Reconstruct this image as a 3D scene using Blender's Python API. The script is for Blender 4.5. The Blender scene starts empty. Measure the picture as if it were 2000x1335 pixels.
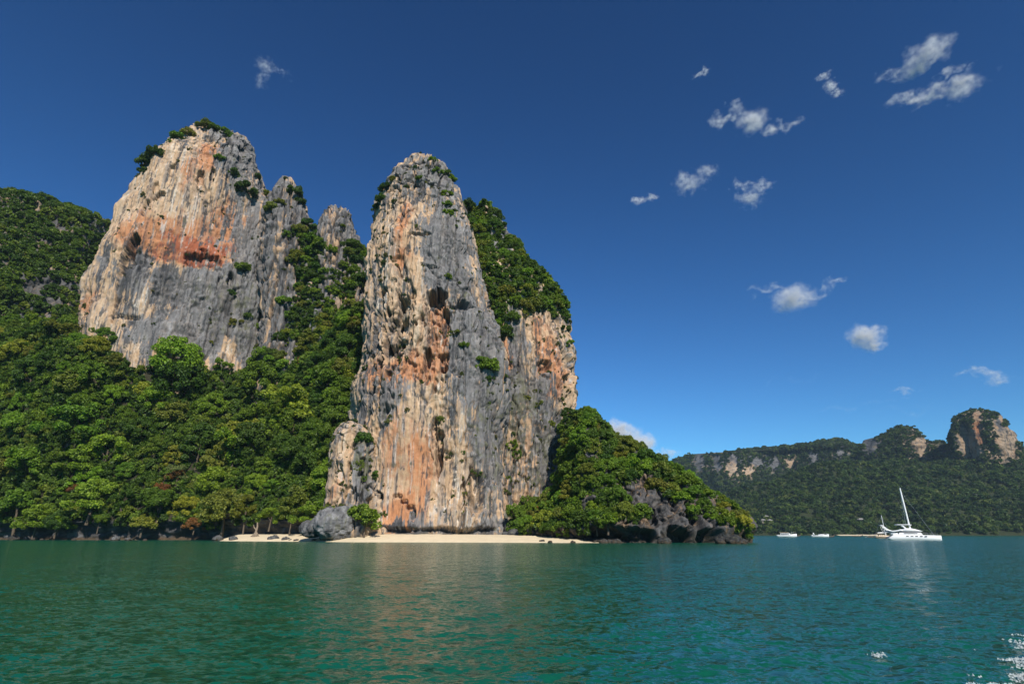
import bpy, math, random
import numpy as np
from math import radians, sin, cos, pi, sqrt, atan2
from mathutils import Vector, Matrix
from mathutils.bvhtree import BVHTree

random.seed(7)
RNG = np.random.default_rng(11)
S = bpy.context.scene
C = S.collection

# ------------------------------------------------------------------ camera, world, sun, exposure
F = 2000 * 20 / 36
HZ = 1042.0                                   # horizon row of the 2000 x 1335 frame
TILT = math.atan((HZ - 667.5) / F)
EYE = 2.5
cam = bpy.data.cameras.new('camera'); cam.lens = 20; cam.sensor_width = 36
cam.clip_start = 0.1; cam.clip_end = 60000
camo = bpy.data.objects.new('camera', cam); C.objects.link(camo)
camo.location = (0, 0, EYE); camo.rotation_euler = (pi / 2 + TILT, 0, 0)
S.camera = camo

SUN_EL, SUN_AZ = radians(38), radians(17)     # behind the viewer, to the right
w = bpy.data.worlds.new('World'); S.world = w; w.use_nodes = True
nt = w.node_tree; bg = nt.nodes['Background']
sky = nt.nodes.new('ShaderNodeTexSky'); sky.sky_type = 'NISHITA'; sky.sun_disc = False
sky.sun_elevation = SUN_EL; sky.sun_rotation = pi - SUN_AZ
sky.air_density = 1.0; sky.dust_density = 0.0; sky.ozone_density = 1.0; sky.altitude = 0
gm = nt.nodes.new('ShaderNodeGamma'); gm.inputs[1].default_value = 1.42        # a deep polarised tropical blue
wb = nt.nodes.new('ShaderNodeMix'); wb.data_type = 'RGBA'; wb.blend_type = 'MULTIPLY'; wb.inputs[0].default_value = 1.0
wb.inputs[7].default_value = (0.187, 0.41, 0.585, 1); wb.clamp_result = False
nt.links.new(sky.outputs[0], gm.inputs[0]); nt.links.new(gm.outputs[0], wb.inputs[6])
nt.links.new(wb.outputs[2], bg.inputs[0]); bg.inputs[1].default_value = 0.07
sl = bpy.data.lights.new('sun', 'SUN'); sl.energy = 4.2; sl.angle = radians(0.53); sl.color = (1, 0.94, 0.86)
so = bpy.data.objects.new('sun', sl); C.objects.link(so)
sd = Vector((sin(SUN_AZ) * cos(SUN_EL), -cos(SUN_AZ) * cos(SUN_EL), sin(SUN_EL)))
so.rotation_euler = sd.to_track_quat('Z', 'Y').to_euler()
S.view_settings.view_transform = 'Standard'; S.view_settings.look = 'None'
S.view_settings.exposure = 0.40; S.view_settings.gamma = 1.0
S.view_settings.use_curve_mapping = False
HAZE = 0.00004
S.render.engine = 'CYCLES'
S.cycles.max_bounces = 6; S.cycles.diffuse_bounces = 2; S.cycles.glossy_bounces = 2
S.cycles.transmission_bounces = 3; S.cycles.volume_bounces = 1; S.cycles.transparent_max_bounces = 6
S.cycles.volume_max_steps = 256; S.cycles.volume_step_rate = 0.6
S.cycles.caustics_reflective = False; S.cycles.caustics_refractive = False

# ------------------------------------------------------------------ small helpers
def ray(u, v):
    U, V = u - 1000.0, 667.5 - v
    return np.array((U, F * cos(TILT) - V * sin(TILT), F * sin(TILT) + V * cos(TILT)))

def P(u, v, Y):
    """world point seen at (u, v) of the photograph that lies at the distance Y"""
    r = ray(u, v); k = Y / r[1]
    return np.array((r[0] * k, Y, EYE + r[2] * k))

def on_water(u, v):
    r = ray(u, v); k = -EYE / r[2]
    return np.array((r[0] * k, r[1] * k, 0.0))

def sstep(a, b, x):
    t = np.clip((x - a) / (b - a), 0, 1); return t * t * (3 - 2 * t)

_G = np.array([(1,1,0),(-1,1,0),(1,-1,0),(-1,-1,0),(1,0,1),(-1,0,1),(1,0,-1),(-1,0,-1),
               (0,1,1),(0,-1,1),(0,1,-1),(0,-1,-1),(1,1,0),(-1,1,0),(0,-1,1),(0,-1,-1)], float)

def _h(i, j, k, s):
    n = (i.astype(np.uint32) * np.uint32(73856093)) ^ (j.astype(np.uint32) * np.uint32(19349663)) ^ \
        (k.astype(np.uint32) * np.uint32(83492791)) ^ np.uint32(s * 2654435 + 12345)
    n = (n ^ (n >> np.uint32(13))) * np.uint32(1274126177)
    return n ^ (n >> np.uint32(16))

def perlin(p, s=0):
    i = np.floor(p); f = p - i; i = i.astype(np.int64)
    u = f * f * f * (f * (f * 6 - 15) + 10)
    out = 0
    for a in (0, 1):
        wa = u[:, 0] if a else 1 - u[:, 0]
        for b in (0, 1):
            wb = u[:, 1] if b else 1 - u[:, 1]
            for c in (0, 1):
                wc = u[:, 2] if c else 1 - u[:, 2]
                g = _G[_h(i[:, 0] + a, i[:, 1] + b, i[:, 2] + c, s) & np.uint32(15)]
                out = out + wa * wb * wc * (g[:, 0] * (f[:, 0] - a) + g[:, 1] * (f[:, 1] - b) + g[:, 2] * (f[:, 2] - c))
    return out

def fbm(p, o=4, s=0, gain=0.5):
    r, a, q = 0, 1.0, p.copy()
    for k in range(o):
        r = r + a * perlin(q, s + 17 * k); a *= gain; q = q * 2.03 + 5.7
    return r

def ridged(p, o=3, s=0, gain=0.5):
    r, a, t, q = 0, 1.0, 0, p.copy()
    for k in range(o):
        r = r + a * (1 - np.abs(perlin(q, s + 31 * k)) * 2); t += a; a *= gain; q = q * 2.1 + 3.3
    return r / t

def worley(p, s=0):
    i = np.floor(p).astype(np.int64); f1 = np.full(len(p), 9.0); f2 = np.full(len(p), 9.0); idv = np.zeros(len(p))
    for a in (-1, 0, 1):
        for b in (-1, 0, 1):
            for c in (-1, 0, 1):
                j = i + (a, b, c); h = _h(j[:, 0], j[:, 1], j[:, 2], s)
                o = np.stack([(h & np.uint32(1023)), ((h >> np.uint32(10)) & np.uint32(1023)), ((h >> np.uint32(20)) & np.uint32(1023))], 1) / 1023.0
                d = np.sqrt(((j + o - p) ** 2).sum(1)); m = d < f1
                f2 = np.where(m, f1, np.minimum(f2, d)); f1 = np.where(m, d, f1); idv = np.where(m, ((h >> np.uint32(5)) & np.uint32(255)) / 255.0, idv)
    return f1, f2, idv

def mesh_np(name, v, quads=None, tris=None, smooth=True):
    me = bpy.data.meshes.new(name)
    v = np.asarray(v, np.float32)
    nq = 0 if quads is None else len(quads); ntr = 0 if tris is None else len(tris)
    idx = []
    if nq: idx.append(np.asarray(quads, np.int32).ravel())
    if ntr: idx.append(np.asarray(tris, np.int32).ravel())
    idx = np.concatenate(idx)
    me.vertices.add(len(v)); me.vertices.foreach_set('co', v.ravel())
    me.loops.add(len(idx)); me.loops.foreach_set('vertex_index', idx)
    st = np.concatenate([np.arange(nq) * 4, nq * 4 + np.arange(ntr) * 3]).astype(np.int32)
    me.polygons.add(nq + ntr); me.polygons.foreach_set('loop_start', st)
    me.polygons.foreach_set('loop_total', np.concatenate([np.full(nq, 4), np.full(ntr, 3)]).astype(np.int32))
    me.polygons.foreach_set('use_smooth', np.full(nq + ntr, smooth))
    me.update(); me.validate()
    return me

def grid_quads(nr, nc, wrap=False):
    r = np.arange(nr - 1)[:, None]; c = np.arange(nc if wrap else nc - 1)[None, :]
    a = r * nc + c; b = r * nc + (c + 1) % nc
    return np.stack([a, b, b + nc, a + nc], -1).reshape(-1, 4)

def put(name, me, mat=None, parent=None, **props):
    o = bpy.data.objects.new(name, me); C.objects.link(o)
    if mat is not None and me is not None and len(me.materials) == 0: me.materials.append(mat)
    if parent is not None: o.parent = parent
    for k, x in props.items(): o[k] = x
    return o

def empty(name, loc, rz=0, **props):
    o = bpy.data.objects.new(name, None); C.objects.link(o)
    o.location = loc; o.rotation_euler = (0, 0, rz); o.empty_display_size = 0.5
    for k, x in props.items(): o[k] = x
    return o

def set_col(me, rgb, name='tint'):
    a = me.color_attributes.new(name, 'FLOAT_COLOR', 'POINT')
    d = np.ones((len(rgb), 4), np.float32); d[:, :3] = rgb
    a.data.foreach_set('color', d.ravel())

class N:
    """tiny node-tree writer"""
    def __init__(s, name):
        s.m = bpy.data.materials.new(name); s.m.use_nodes = True; s.t = s.m.node_tree
        s.t.nodes.clear(); s.out = s.t.nodes.new('ShaderNodeOutputMaterial')
    def n(s, typ, **kw):
        x = s.t.nodes.new('ShaderNode' + typ)
        for k, v in kw.items():
            if k.startswith('i_'):
                key = k[2:]; key = int(key) if key.isdigit() else key.replace('_', ' ')
                if isinstance(v, bpy.types.NodeSocket): s.t.links.new(v, x.inputs[key])
                else: x.inputs[key].default_value = v
            else: setattr(x, k, v)
        return x
    def l(s, a, b): s.t.links.new(a, b)
    def math(s, op, a, b=None, c=None, clamp=False):
        x = s.t.nodes.new('ShaderNodeMath'); x.operation = op; x.use_clamp = clamp
        for i, v in enumerate((a, b, c)):
            if v is None: continue
            if isinstance(v, bpy.types.NodeSocket): s.l(v, x.inputs[i])
            else: x.inputs[i].default_value = v
        return x.outputs[0]
    def mix(s, f, a, b, blend='MIX'):
        x = s.t.nodes.new('ShaderNodeMix'); x.data_type = 'RGBA'; x.blend_type = blend
        for i, v in ((0, f), (6, a), (7, b)):
            if isinstance(v, bpy.types.NodeSocket): s.l(v, x.inputs[i])
            else: x.inputs[i].default_value = v
        return x.outputs[2]

def simple_mat(name, col, rough=0.5, noise=0.0, scale=1.0, spec=0.5, metal=0.0):
    k = N(name)
    b = k.n('BsdfPrincipled', i_Roughness=rough); b.inputs['Specular IOR Level'].default_value = spec
    b.inputs['Metallic'].default_value = metal
    c4 = (*col, 1)
    if noise:
        tc = k.n('TexCoord'); t = k.n('TexNoise', i_Scale=scale, i_Detail=4.0); k.l(tc.outputs['Object'], t.inputs['Vector'])
        f = k.math('MULTIPLY_ADD', t.outputs[0], 2 * noise, 1 - noise)
        x = k.mix(1.0, c4, (1, 1, 1, 1), 'MULTIPLY'); mx = x.node
        cc = k.n('CombineColor', i_0=f, i_1=f, i_2=f); k.l(cc.outputs[0], mx.inputs[7]); k.l(x, b.inputs['Base Color'])
    else: b.inputs['Base Color'].default_value = c4
    k.l(b.outputs[0], k.out.inputs[0])
    return k.m

# ------------------------------------------------------------------ materials
def rock_material(name, fine=0.35):
    k = N(name)
    b = k.n('BsdfPrincipled', i_Roughness=0.88); b.inputs['Specular IOR Level'].default_value = 0.25
    at = k.n('Attribute', attribute_name='tint')
    g = k.n('NewGeometry')
    mp = k.n('Mapping'); mp.inputs['Scale'].default_value = (1.0, 1.0, 0.22); k.l(g.outputs['Position'], mp.inputs['Vector'])
    n1 = k.n('TexNoise', i_Scale=0.9, i_Detail=6.0, i_Roughness=0.65); k.l(mp.outputs[0], n1.inputs['Vector'])
    n2 = k.n('TexNoise', i_Scale=0.55, i_Detail=7.0, i_Roughness=0.7); k.l(g.outputs['Position'], n2.inputs['Vector'])
    f = k.math('MULTIPLY_ADD', n1.outputs[0], 1.1, 0.45); f2 = k.math('MULTIPLY_ADD', n2.outputs[0], 0.7, 0.65)
    ff = k.math('MULTIPLY', f, f2)
    cc = k.n('CombineColor', i_0=ff, i_1=ff, i_2=ff)
    k.l(k.mix(1.0, at.outputs['Color'], cc.outputs[0], 'MULTIPLY'), b.inputs['Base Color'])
    bp = k.n('Bump', i_Strength=0.9, i_Distance=fine); k.l(k.math('ADD', n2.outputs[0], n1.outputs[0]), bp.inputs['Height'])
    k.l(bp.outputs[0], b.inputs['Normal']); k.l(b.outputs[0], k.out.inputs[0])
    return k.m

def leaf_material(name, ramp=None, translucent=0.3):
    """per-object colour (or a ramp over the random number of each copy), then leaf-to-leaf variation"""
    k = N(name)
    oi = k.n('ObjectInfo'); g = k.n('NewGeometry')
    if ramp is None: base = oi.outputs['Color']
    else:
        r = k.n('ValToRGB'); k.l(oi.outputs['Random'], r.inputs[0])
        e = r.color_ramp.elements
        while len(e) < len(ramp): e.new(0.5)
        for i, (p_, c_) in enumerate(ramp): e[i].position = p_; e[i].color = (*c_, 1)
        base = r.outputs[0]
    isl = g.outputs['Random Per Island']
    f = k.math('MULTIPLY_ADD', isl, 0.75, 0.62)
    cc = k.n('CombineColor', i_0=k.math('MULTIPLY_ADD', isl, 0.95, 0.55), i_1=f, i_2=k.math('MULTIPLY_ADD', isl, 0.5, 0.7))
    col = k.mix(1.0, base, cc.outputs[0], 'MULTIPLY')
    b = k.n('BsdfPrincipled', i_Roughness=0.5, i_Base_Color=col); b.inputs['Specular IOR Level'].default_value = 0.3
    tcol = k.mix(1.0, col, (1.5, 1.7, 0.6, 1), 'MULTIPLY')
    t = k.n('BsdfTranslucent', i_Color=tcol)
    mx = k.n('MixShader', i_0=translucent); k.l(b.outputs[0], mx.inputs[1]); k.l(t.outputs[0], mx.inputs[2])
    k.l(mx.outputs[0], k.out.inputs[0])
    return k.m

M = {}
M['rock'] = rock_material('limestone')
M['rock_far'] = rock_material('far_limestone', 2.0)
M['leaf'] = leaf_material('leaves')
GREENS = [(0.0, (0.040, 0.082, 0.009)), (0.4, (0.074, 0.130, 0.013)), (0.8, (0.115, 0.180, 0.016)), (1.0, (0.150, 0.185, 0.020))]  # darker than the trees, putting the shade between crowns into the colour
M['leaf_stuff'] = leaf_material('jungle_leaves', GREENS)
FARG = [(0.0, (0.014, 0.034, 0.010)), (0.4, (0.032, 0.066, 0.014)), (0.8, (0.066, 0.115, 0.020)), (1.0, (0.115, 0.150, 0.035))]
M['leaf_far'] = leaf_material('far_jungle_leaves', FARG, 0.2)
M['bark'] = simple_mat('bark', (0.11, 0.085, 0.06), 0.9, 0.4, 3.0, 0.1)
M['bleached'] = simple_mat('bleached_wood', (.24, .19, .135), 0.85, 0.35, 4.0, 0.15)
M['soil'] = simple_mat('forest_soil', (0.035, 0.034, 0.018), 0.95, 0.5, 0.15, 0.1)
M['sand'] = simple_mat('beach_sand', (0.68, 0.56, 0.37), 0.95, 0.12, 0.5, 0.1)

# ------------------------------------------------------------------ rock: stains and relief
CREAM, TAN, ORANGE, RUST = np.array((0.52, 0.405, 0.285)), np.array((0.46, 0.305, 0.18)), np.array((0.44, 0.195, 0.088)), np.array((0.32, 0.095, 0.042))
GREY, DARK, WHITE, OLIVE = np.array((0.155, 0.152, 0.150)), np.array((0.040, 0.041, 0.044)), np.array((0.56, 0.53, 0.47)), np.array((0.12, 0.118, 0.066))

def mixc(c, f, d): return c + (d - c) * np.clip(f, 0, 1)[:, None]

class Body:
    """A closed rock mass: at every height its outline runs from the left to the right edge (both traced at the
    distance of its widest section), bulging towards the sea as far as front(x, z) and closed behind."""
    def __init__(s, left, right, Yc, front, back=30, p=2.6, nz=300, nu=300, zmin=-3.0, nb=40, seed=0, az=0.0):
        s.ca, s.sa = cos(az), sin(az)
        def at(u, v, Y=Yc):
            r = ray(u, v); x, y = r[0] * s.ca - r[1] * s.sa, r[0] * s.sa + r[1] * s.ca
            return (x * Y / y, EYE + r[2] * Y / y)
        L = np.array([at(*p_) for p_ in left]); R = np.array([at(*p_) for p_ in right])
        L = L[np.argsort(L[:, 1])]; R = R[np.argsort(R[:, 1])]
        s.Yc, s.front, s.seed = Yc, front, seed
        ztop = min(L[-1, 1], R[-1, 1])
        t = np.linspace(0, 1, nz); z = zmin + (ztop - zmin) * (1 - (1 - t) ** 1.15)
        xl, xr = np.interp(z, L[:, 1], L[:, 0]), np.interp(z, R[:, 1], R[:, 0])
        xc, hw = (xl + xr) / 2, np.maximum((xr - xl) / 2, 0.05)
        ph = np.linspace(-pi / 2, pi / 2, nu); sf = np.sin(ph * 0.9) / sin(0.9 * pi / 2)
        sb = np.linspace(1, -1, nb + 2)[1:-1]
        ss = np.concatenate([sf, sb]); isb = np.concatenate([np.zeros(nu, bool), np.ones(nb, bool)])
        X = xc[:, None] + hw[:, None] * ss[None]; Z = np.repeat(z[:, None], len(ss), 1)
        bul = (1 - np.abs(ss) ** p) ** (1 / p)
        Yf = front(X.ravel(), Z.ravel()).reshape(X.shape)
        dep = np.minimum(Yc - Yf, hw[:, None] * 0.85 + 1)
        dbk = np.minimum(back, hw[:, None] * 1.2 + 2)
        Y = np.where(isb[None], Yc + dbk * bul[None], Yc - dep * bul[None])
        s.nz, s.nc, s.hw = nz, len(ss), hw
        wt = sstep(.62 * ztop, ztop, Z) * 0.9          # the summit slopes down towards the sea
        Z = Z - wt * np.maximum(Z - EYE, 0) * np.clip(1 - Y / Yc, 0, 1)
        s.p0 = np.stack([X, Y, Z], -1)
        dx = np.roll(s.p0, -1, 1) - np.roll(s.p0, 1, 1)
        n = np.stack([dx[..., 1], -dx[..., 0], np.zeros_like(dx[..., 0])], -1)
        s.nrm = n / np.maximum(np.linalg.norm(n, axis=-1, keepdims=True), 1e-6)
        s.v = s.p0.reshape(-1, 3).copy(); s.n = s.nrm.reshape(-1, 3)
        s.ztop = ztop; s.q = s.v.copy(); s.isb = np.tile(isb, nz)
    def world(s, q):
        return np.stack([q[:, 0] * s.ca + q[:, 1] * s.sa, -q[:, 0] * s.sa + q[:, 1] * s.ca, q[:, 2]], 1)
    def where(s, u, v):
        """the point of the undisturbed front that the photograph shows at (u, v)"""
        if not hasattr(s, 'uv'):
            q = s.world(s.q); ct, st_ = cos(TILT), sin(TILT)
            dz = q[:, 2] - EYE; fw = q[:, 1] * ct + dz * st_; up = dz * ct - q[:, 1] * st_
            s.uv = np.stack([1000 + F * q[:, 0] / fw, 667.5 - F * up / fw], 1)
            s.uv[s.isb] = 1e9
        return s.q[np.argmin(((s.uv - (u, v)) ** 2).sum(1))]
    def spots(s, lst, warp=2.5, hard=False):
        """sum of soft-edged spots (u, v, ru, rv, weight) laid out on the rock face in metres"""
        q = s.q; out = np.zeros(len(q))
        if not hasattr(s, 'wx'):
            s.wx = fbm(q / 9, 3, s.seed + 70) + .5 * fbm(q / (2, 2, 14), 2, s.seed + 71); s.wz = 1.9 * fbm(q / (8, 8, 13), 4, s.seed + 90)
        for u, v, ru, rv, wt in lst:
            c = s.where(u, v); k = c[1] / 1090.0
            d = ((q[:, 0] + warp * s.wx - c[0]) / (ru * k)) ** 2 + ((q[:, 2] + warp * s.wz - c[2]) / (rv * k)) ** 2
            f = sstep(1.5, 0.45, d) if hard else np.exp(-d * 0.8)
            out += wt * f * ~s.isb
        return out
    def relief(s, big=4.0, flute=1.2, crag=None, smooth=None, pocket=None, holes=(), fine=0.3):
        q, sd_ = s.q, s.seed
        s.n3a = fbm(q / 5, 3, sd_ + 44)
        one = np.ones(len(q)); sm = one if smooth is None else 1 - np.clip(smooth, 0, 0.9)
        cr = 0.5 * one if crag is None else crag
        d = big * fbm(q / (26, 26, 48), 3, sd_ + 1)
        d += flute * 1.3 * (ridged(q / (9, 9, 80), 2, sd_ + 2) - 0.6) * (0.3 + 0.7 * sm)
        d += flute * 0.45 * (ridged(q / (2.6, 2.6, 34), 3, sd_ + 3, 0.6) - 0.6) * (0.3 + 0.7 * sm)
        d += 1.9 * cr * (ridged(q / (8, 8, 19), 5, sd_ + 4, 0.62) - 0.6)
        blk = fbm(q / (11, 11, 15), 2, sd_ + 9); d += 0.5 * sm * (sstep(0.02, 0.10, blk) + sstep(-.3, -.22, blk))
        f1, f2, cid = worley(q / (4.6, 4.6, 24) + .25 * np.stack([s.n3a, s.n3a, s.n3a], 1), sd_ + 40)
        wk = np.clip(.25 + cr, 0, 1.2) * sm; d += 1.9 * wk * (cid - .5) - 1.3 * wk * sstep(.16, .0, f2 - f1)
        s.crack = wk * sstep(.13, .02, f2 - f1)
        led = perlin(q / (30, 30, 5.0), sd_ + 5); d += 0.7 * cr * sstep(0.05, 0.25, led)
        d += fine * 0.7 * fbm(q / (1.8, 1.8, 4.5), 3, sd_ + 6, 0.6) * (0.4 + 0.6 * sm)
        if pocket is not None:
            pk = sstep(0.16, 0.42, perlin(q / (3.6, 3.6, 6.5), sd_ + 7)) + 0.7 * sstep(0.2, 0.45, perlin(q / (1.7, 1.7, 3.4), sd_ + 8))
            d -= 3.6 * pk * np.clip(pocket, 0, 1.2)
        for u, v, ru, rv, dp in holes:
            c = s.where(u, v); k = c[1] / 1090.0
            wx = 0.35 * ru * k * fbm(q / 3, 2, sd_ + 60); wz = 0.35 * rv * k * fbm(q / (2.0, 2.0, 5), 2, sd_ + 61)
            a = (q[:, 0] + wx - c[0]) / (ru * k); b = (q[:, 2] + wz - c[2]) / (rv * k)
            top = np.where(b > 0, np.abs(b) ** 4, b * b)
            d -= 1.35 * dp * sstep(1.15, 0.5, a * a + top) * ~s.isb
        hwv = np.repeat(s.hw, s.nc)
        d *= np.clip(hwv / 7, 0.06, 1)
        s.d = d
        s.v = q + s.n * d[:, None]
        s.v[:, 2] += 0.25 * d * np.clip(hwv / 9, 0, 1)
    def tint(s, grey, orange, rust=None, white=None, dark=None, olive=None, gb=0.0, ob=0.0, streak=1.0, tone=1.0):
        grey = grey * 1.35; orange = orange * 1.3
        q, sd_ = s.v, s.seed
        n1 = fbm(q / (24, 24, 42), 3, sd_ + 20); st = fbm(q / (1.9, 1.9, 50), 4, sd_ + 21, 0.65)
        st2 = fbm(q / (6, 6, 80), 3, sd_ + 22); n3 = fbm(q / 3.5, 4, sd_ + 23, 0.65)
        n4 = fbm(q / (0.9, 0.9, 20), 3, sd_ + 24, 0.6); n5 = fbm(q / (8, 8, 16), 4, sd_ + 25, 0.6)
        c = np.tile(TAN, (len(q), 1))
        c = mixc(c, 0.35 + 1.0 * st + 0.5 * n3, CREAM)
        om = sstep(0.12, 0.75, orange + ob + 0.6 * n1 + 0.5 * st + 0.3 * n3); c = mixc(c, om * .95, ORANGE)
        if rust is not None: c = mixc(c, sstep(0.35, 0.8, rust + 0.35 * n3 + 0.3 * st), RUST)
        wv = 0.0 if white is None else white
        c = mixc(c, sstep(0.35, 0.8, wv + 0.9 * st * streak + 0.6 * n4) * 0.7, WHITE)
        g = grey + gb - .06 + 0.6 * n5 + 0.75 * streak * st2 + 0.8 * st + 0.2 * n3 + 0.35 * n4
        gm_ = sstep(0.16, 0.55, g) * 0.95
        gc = np.tile(GREY, (len(q), 1))
        gc = mixc(gc, sstep(0.0, 0.6, n3 + 0.8 * n4) * 0.75, GREY * 1.9)
        gc = mixc(gc, sstep(0.0, 0.5, -n5 - 0.6 * st) * 0.7, GREY * 0.5)
        c = c + (gc - c) * gm_[:, None]
        s5 = fbm(q / (3.4, 3.4, 130), 3, sd_ + 27, .6); calm = 1 - .6 * om * (1 - gm_); c = mixc(c, sstep(.10, .38, s5 + .3 * n4) * .45 * streak * calm, GREY * 1.05); c = mixc(c, sstep(.14, .4, -s5 + .35 * st) * .28 * calm * (1 - .7 * gm_), CREAM * 1.05)
        bl = sstep(0.25, 0.52, 0.85 * n4 + 0.6 * st2 + 0.35 * st + 0.3 * n3 + (0 if dark is None else dark)) * 0.8
        c = mixc(c, bl, DARK)
        if dark is not None: c = mixc(c, sstep(0.4, 0.9, dark + 0.4 * n3), DARK * 1.3)
        if olive is not None: c = mixc(c, sstep(0.3, 0.8, olive + 0.6 * n3 + 0.3 * st) * 0.75, OLIVE)
        rec = sstep(0.6, 3.5, -(s.d - 0.0))       # deeper hollows are tinted darker, broken up by noise
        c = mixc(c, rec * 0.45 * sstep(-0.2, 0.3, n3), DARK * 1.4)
        tide = sstep(4.0, 1.2, q[:, 2] + 1.5 * n3)
        c = mixc(c, tide * 0.8, np.array((0.10, 0.085, 0.06)))
        c = mixc(c, s.crack * .55, DARK)
        s.c = np.clip(c * tone, 0.02, 0.8)
    def build(s, name, mat, **props):
        s.v = s.world(s.v); s.n = s.world(s.n)
        me = mesh_np(name, s.v, grid_quads(s.nz, s.nc, True), smooth=True)
        set_col(me, s.c)
        o = put(name, me, mat, **props); s.o = o
        return o

SHORE = np.array([on_water(u, v)[:2] for u, v in ((-250, 1053.8), (0, 1054.2), (330, 1055), (600, 1057), (690, 1058), (900, 1058.5), (1160, 1059.5), (1300, 1061), (1455, 1062))])
def shore_y(x): return np.interp(x, SHORE[:, 0], SHORE[:, 1])

# ------------------------------------------------------------------ sea
SLOPE = 2.0
def water_material():
    k = N('sea_water')
    b = k.n('BsdfPrincipled', i_Roughness=0.07, i_IOR=1.33)
    g = k.n('NewGeometry')
    n0 = k.n('TexNoise', i_Scale=0.02, i_Detail=3.0); k.l(g.outputs['Position'], n0.inputs['Vector'])
    sx = k.n('SeparateXYZ'); k.l(g.outputs['Position'], sx.inputs[0])
    tone = k.mix(n0.outputs[0], (0.003, 0.071, 0.040, 1), (0.005, 0.092, 0.056, 1))
    k.l(tone, b.inputs['Base Color'])
    ro = k.n('MapRange', i_1=30.0, i_2=260.0, i_3=0.13, i_4=0.20); k.l(sx.outputs[1], ro.inputs[0]); k.l(ro.outputs[0], b.inputs['Roughness'])   # unresolved wind ripples offshore
    mp = k.n('Mapping'); mp.inputs['Scale'].default_value = (0.75, 1.1, 1.0); mp.inputs['Rotation'].default_value = (0, 0, 0.35)
    k.l(g.outputs['Position'], mp.inputs['Vector'])
    # small wavelets as a slope field, so that they keep their steepness far out
    a3 = k.n('TexNoise', i_Scale=0.03, i_Detail=2.0); k.l(g.outputs['Position'], a3.inputs['Vector'])
    amp = k.math('MULTIPLY_ADD', a3.outputs[0], 0.8, 0.6)
    tot = None
    for sc_, st_ in ((0.5, 0.16), (2.0, 0.42), (7.0, 0.85)):
        t = k.n('TexNoise', i_Scale=sc_, i_Detail=2.0, i_Roughness=0.5); k.l(mp.outputs[0], t.inputs['Vector'])
        v1 = k.n('VectorMath', operation='SUBTRACT'); k.l(t.outputs['Color'], v1.inputs[0]); v1.inputs[1].default_value = (.5, .5, .5)
        v2 = k.n('VectorMath', operation='MULTIPLY'); k.l(v1.outputs[0], v2.inputs[0]); v2.inputs[1].default_value = (st_ * SLOPE * .7, st_ * SLOPE, 0)
        if tot is None: tot = v2.outputs[0]
        else:
            v3 = k.n('VectorMath', operation='ADD'); k.l(tot, v3.inputs[0]); k.l(v2.outputs[0], v3.inputs[1]); tot = v3.outputs[0]
    sca = k.n('VectorMath', operation='SCALE'); k.l(tot, sca.inputs[0]); k.l(amp, sca.inputs['Scale'])
    ad = k.n('VectorMath', operation='ADD'); k.l(g.outputs['Normal'], ad.inputs[0]); k.l(sca.outputs[0], ad.inputs[1])
    nm = k.n('VectorMath', operation='NORMALIZE'); k.l(ad.outputs[0], nm.inputs[0])
    k.l(nm.outputs[0], b.inputs['Normal']); k.l(b.outputs[0], k.out.inputs[0])
    return k.m
M['water'] = water_material()

_ws = np.random.default_rng(5)
WAVES = []
for lam in np.geomspace(0.32, 2.8, 36):
    th = radians(-62) + _ws.normal(0, 0.55)
    WAVES.append((2 * pi / lam * cos(th), 2 * pi / lam * sin(th), 0.0047 * lam ** 0.6, _ws.uniform(0, 6.28), lam))
def wave_z(x, y, spacing=0.0):
    z = np.zeros_like(x)
    gust = 0.75 + 0.5 * np.sin(x * 0.13 + 0.7 * np.sin(y * 0.09)) * np.sin(y * 0.11 + 1.0 + 0.5 * np.sin(x * 0.07))
    for kx, ky, a, ph, lam in WAVES:
        fade = np.clip(lam / np.maximum(spacing, 1e-6) / 3.0 - 0.4, 0, 1)
        ph_ = kx * x + ky * y + ph + 0.5 * np.sin(0.31 * kx * y - 0.27 * ky * x + ph)
        z += a * fade * (np.sin(ph_) + 0.22 * np.sin(2 * ph_ + 1.2))
    return z * gust

def build_sea():
    rs = [3.0]
    while rs[-1] < 55000:
        r = rs[-1]
        rs.append(r + max(0.085, min(r * r / 2600.0, r * 0.22)) if r > 8 else r + 0.25)
    rs = np.array(rs)
    a = np.concatenate([np.radians(np.linspace(-50, 50, 720)), np.radians(np.linspace(50, 310, 90))[1:-1]])
    R_, A_ = np.meshgrid(rs, a, indexing='ij')
    x, y = R_ * np.sin(A_), R_ * np.cos(A_)
    sp = np.repeat(np.gradient(rs)[:, None], len(a), 1)
    behind = np.abs(((A_ + pi) % (2 * pi)) - pi) > radians(50)
    sp = np.where(behind, np.maximum(sp, R_ * 0.05), sp)
    z = wave_z(x.ravel(), y.ravel(), sp.ravel()) * np.clip((160 - R_.ravel()) / 80, 0, 1)
    v = np.stack([x.ravel(), y.ravel(), z], 1)
    q = grid_quads(len(rs), len(a), True)[:, ::-1]
    v = np.vstack([v, [(0, 0, 0)]])
    n = len(a); tri = np.stack([np.arange(n), (np.arange(n) + 1) % n, np.full(n, len(v) - 1)], 1)[:, ::-1]
    put('sea', mesh_np('sea', v, q, tri), M['water'], kind='structure', label='green sheltered sea with small wind ripples')
build_sea()

# ------------------------------------------------------------------ the cliffs
def lean(y0, k=0.04, foot=0.0, fz=3.0):
    return lambda x, z: y0 + k * np.maximum(z, 0) + foot * np.clip(1 - np.abs(z - fz) / fz, 0, 1)

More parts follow.
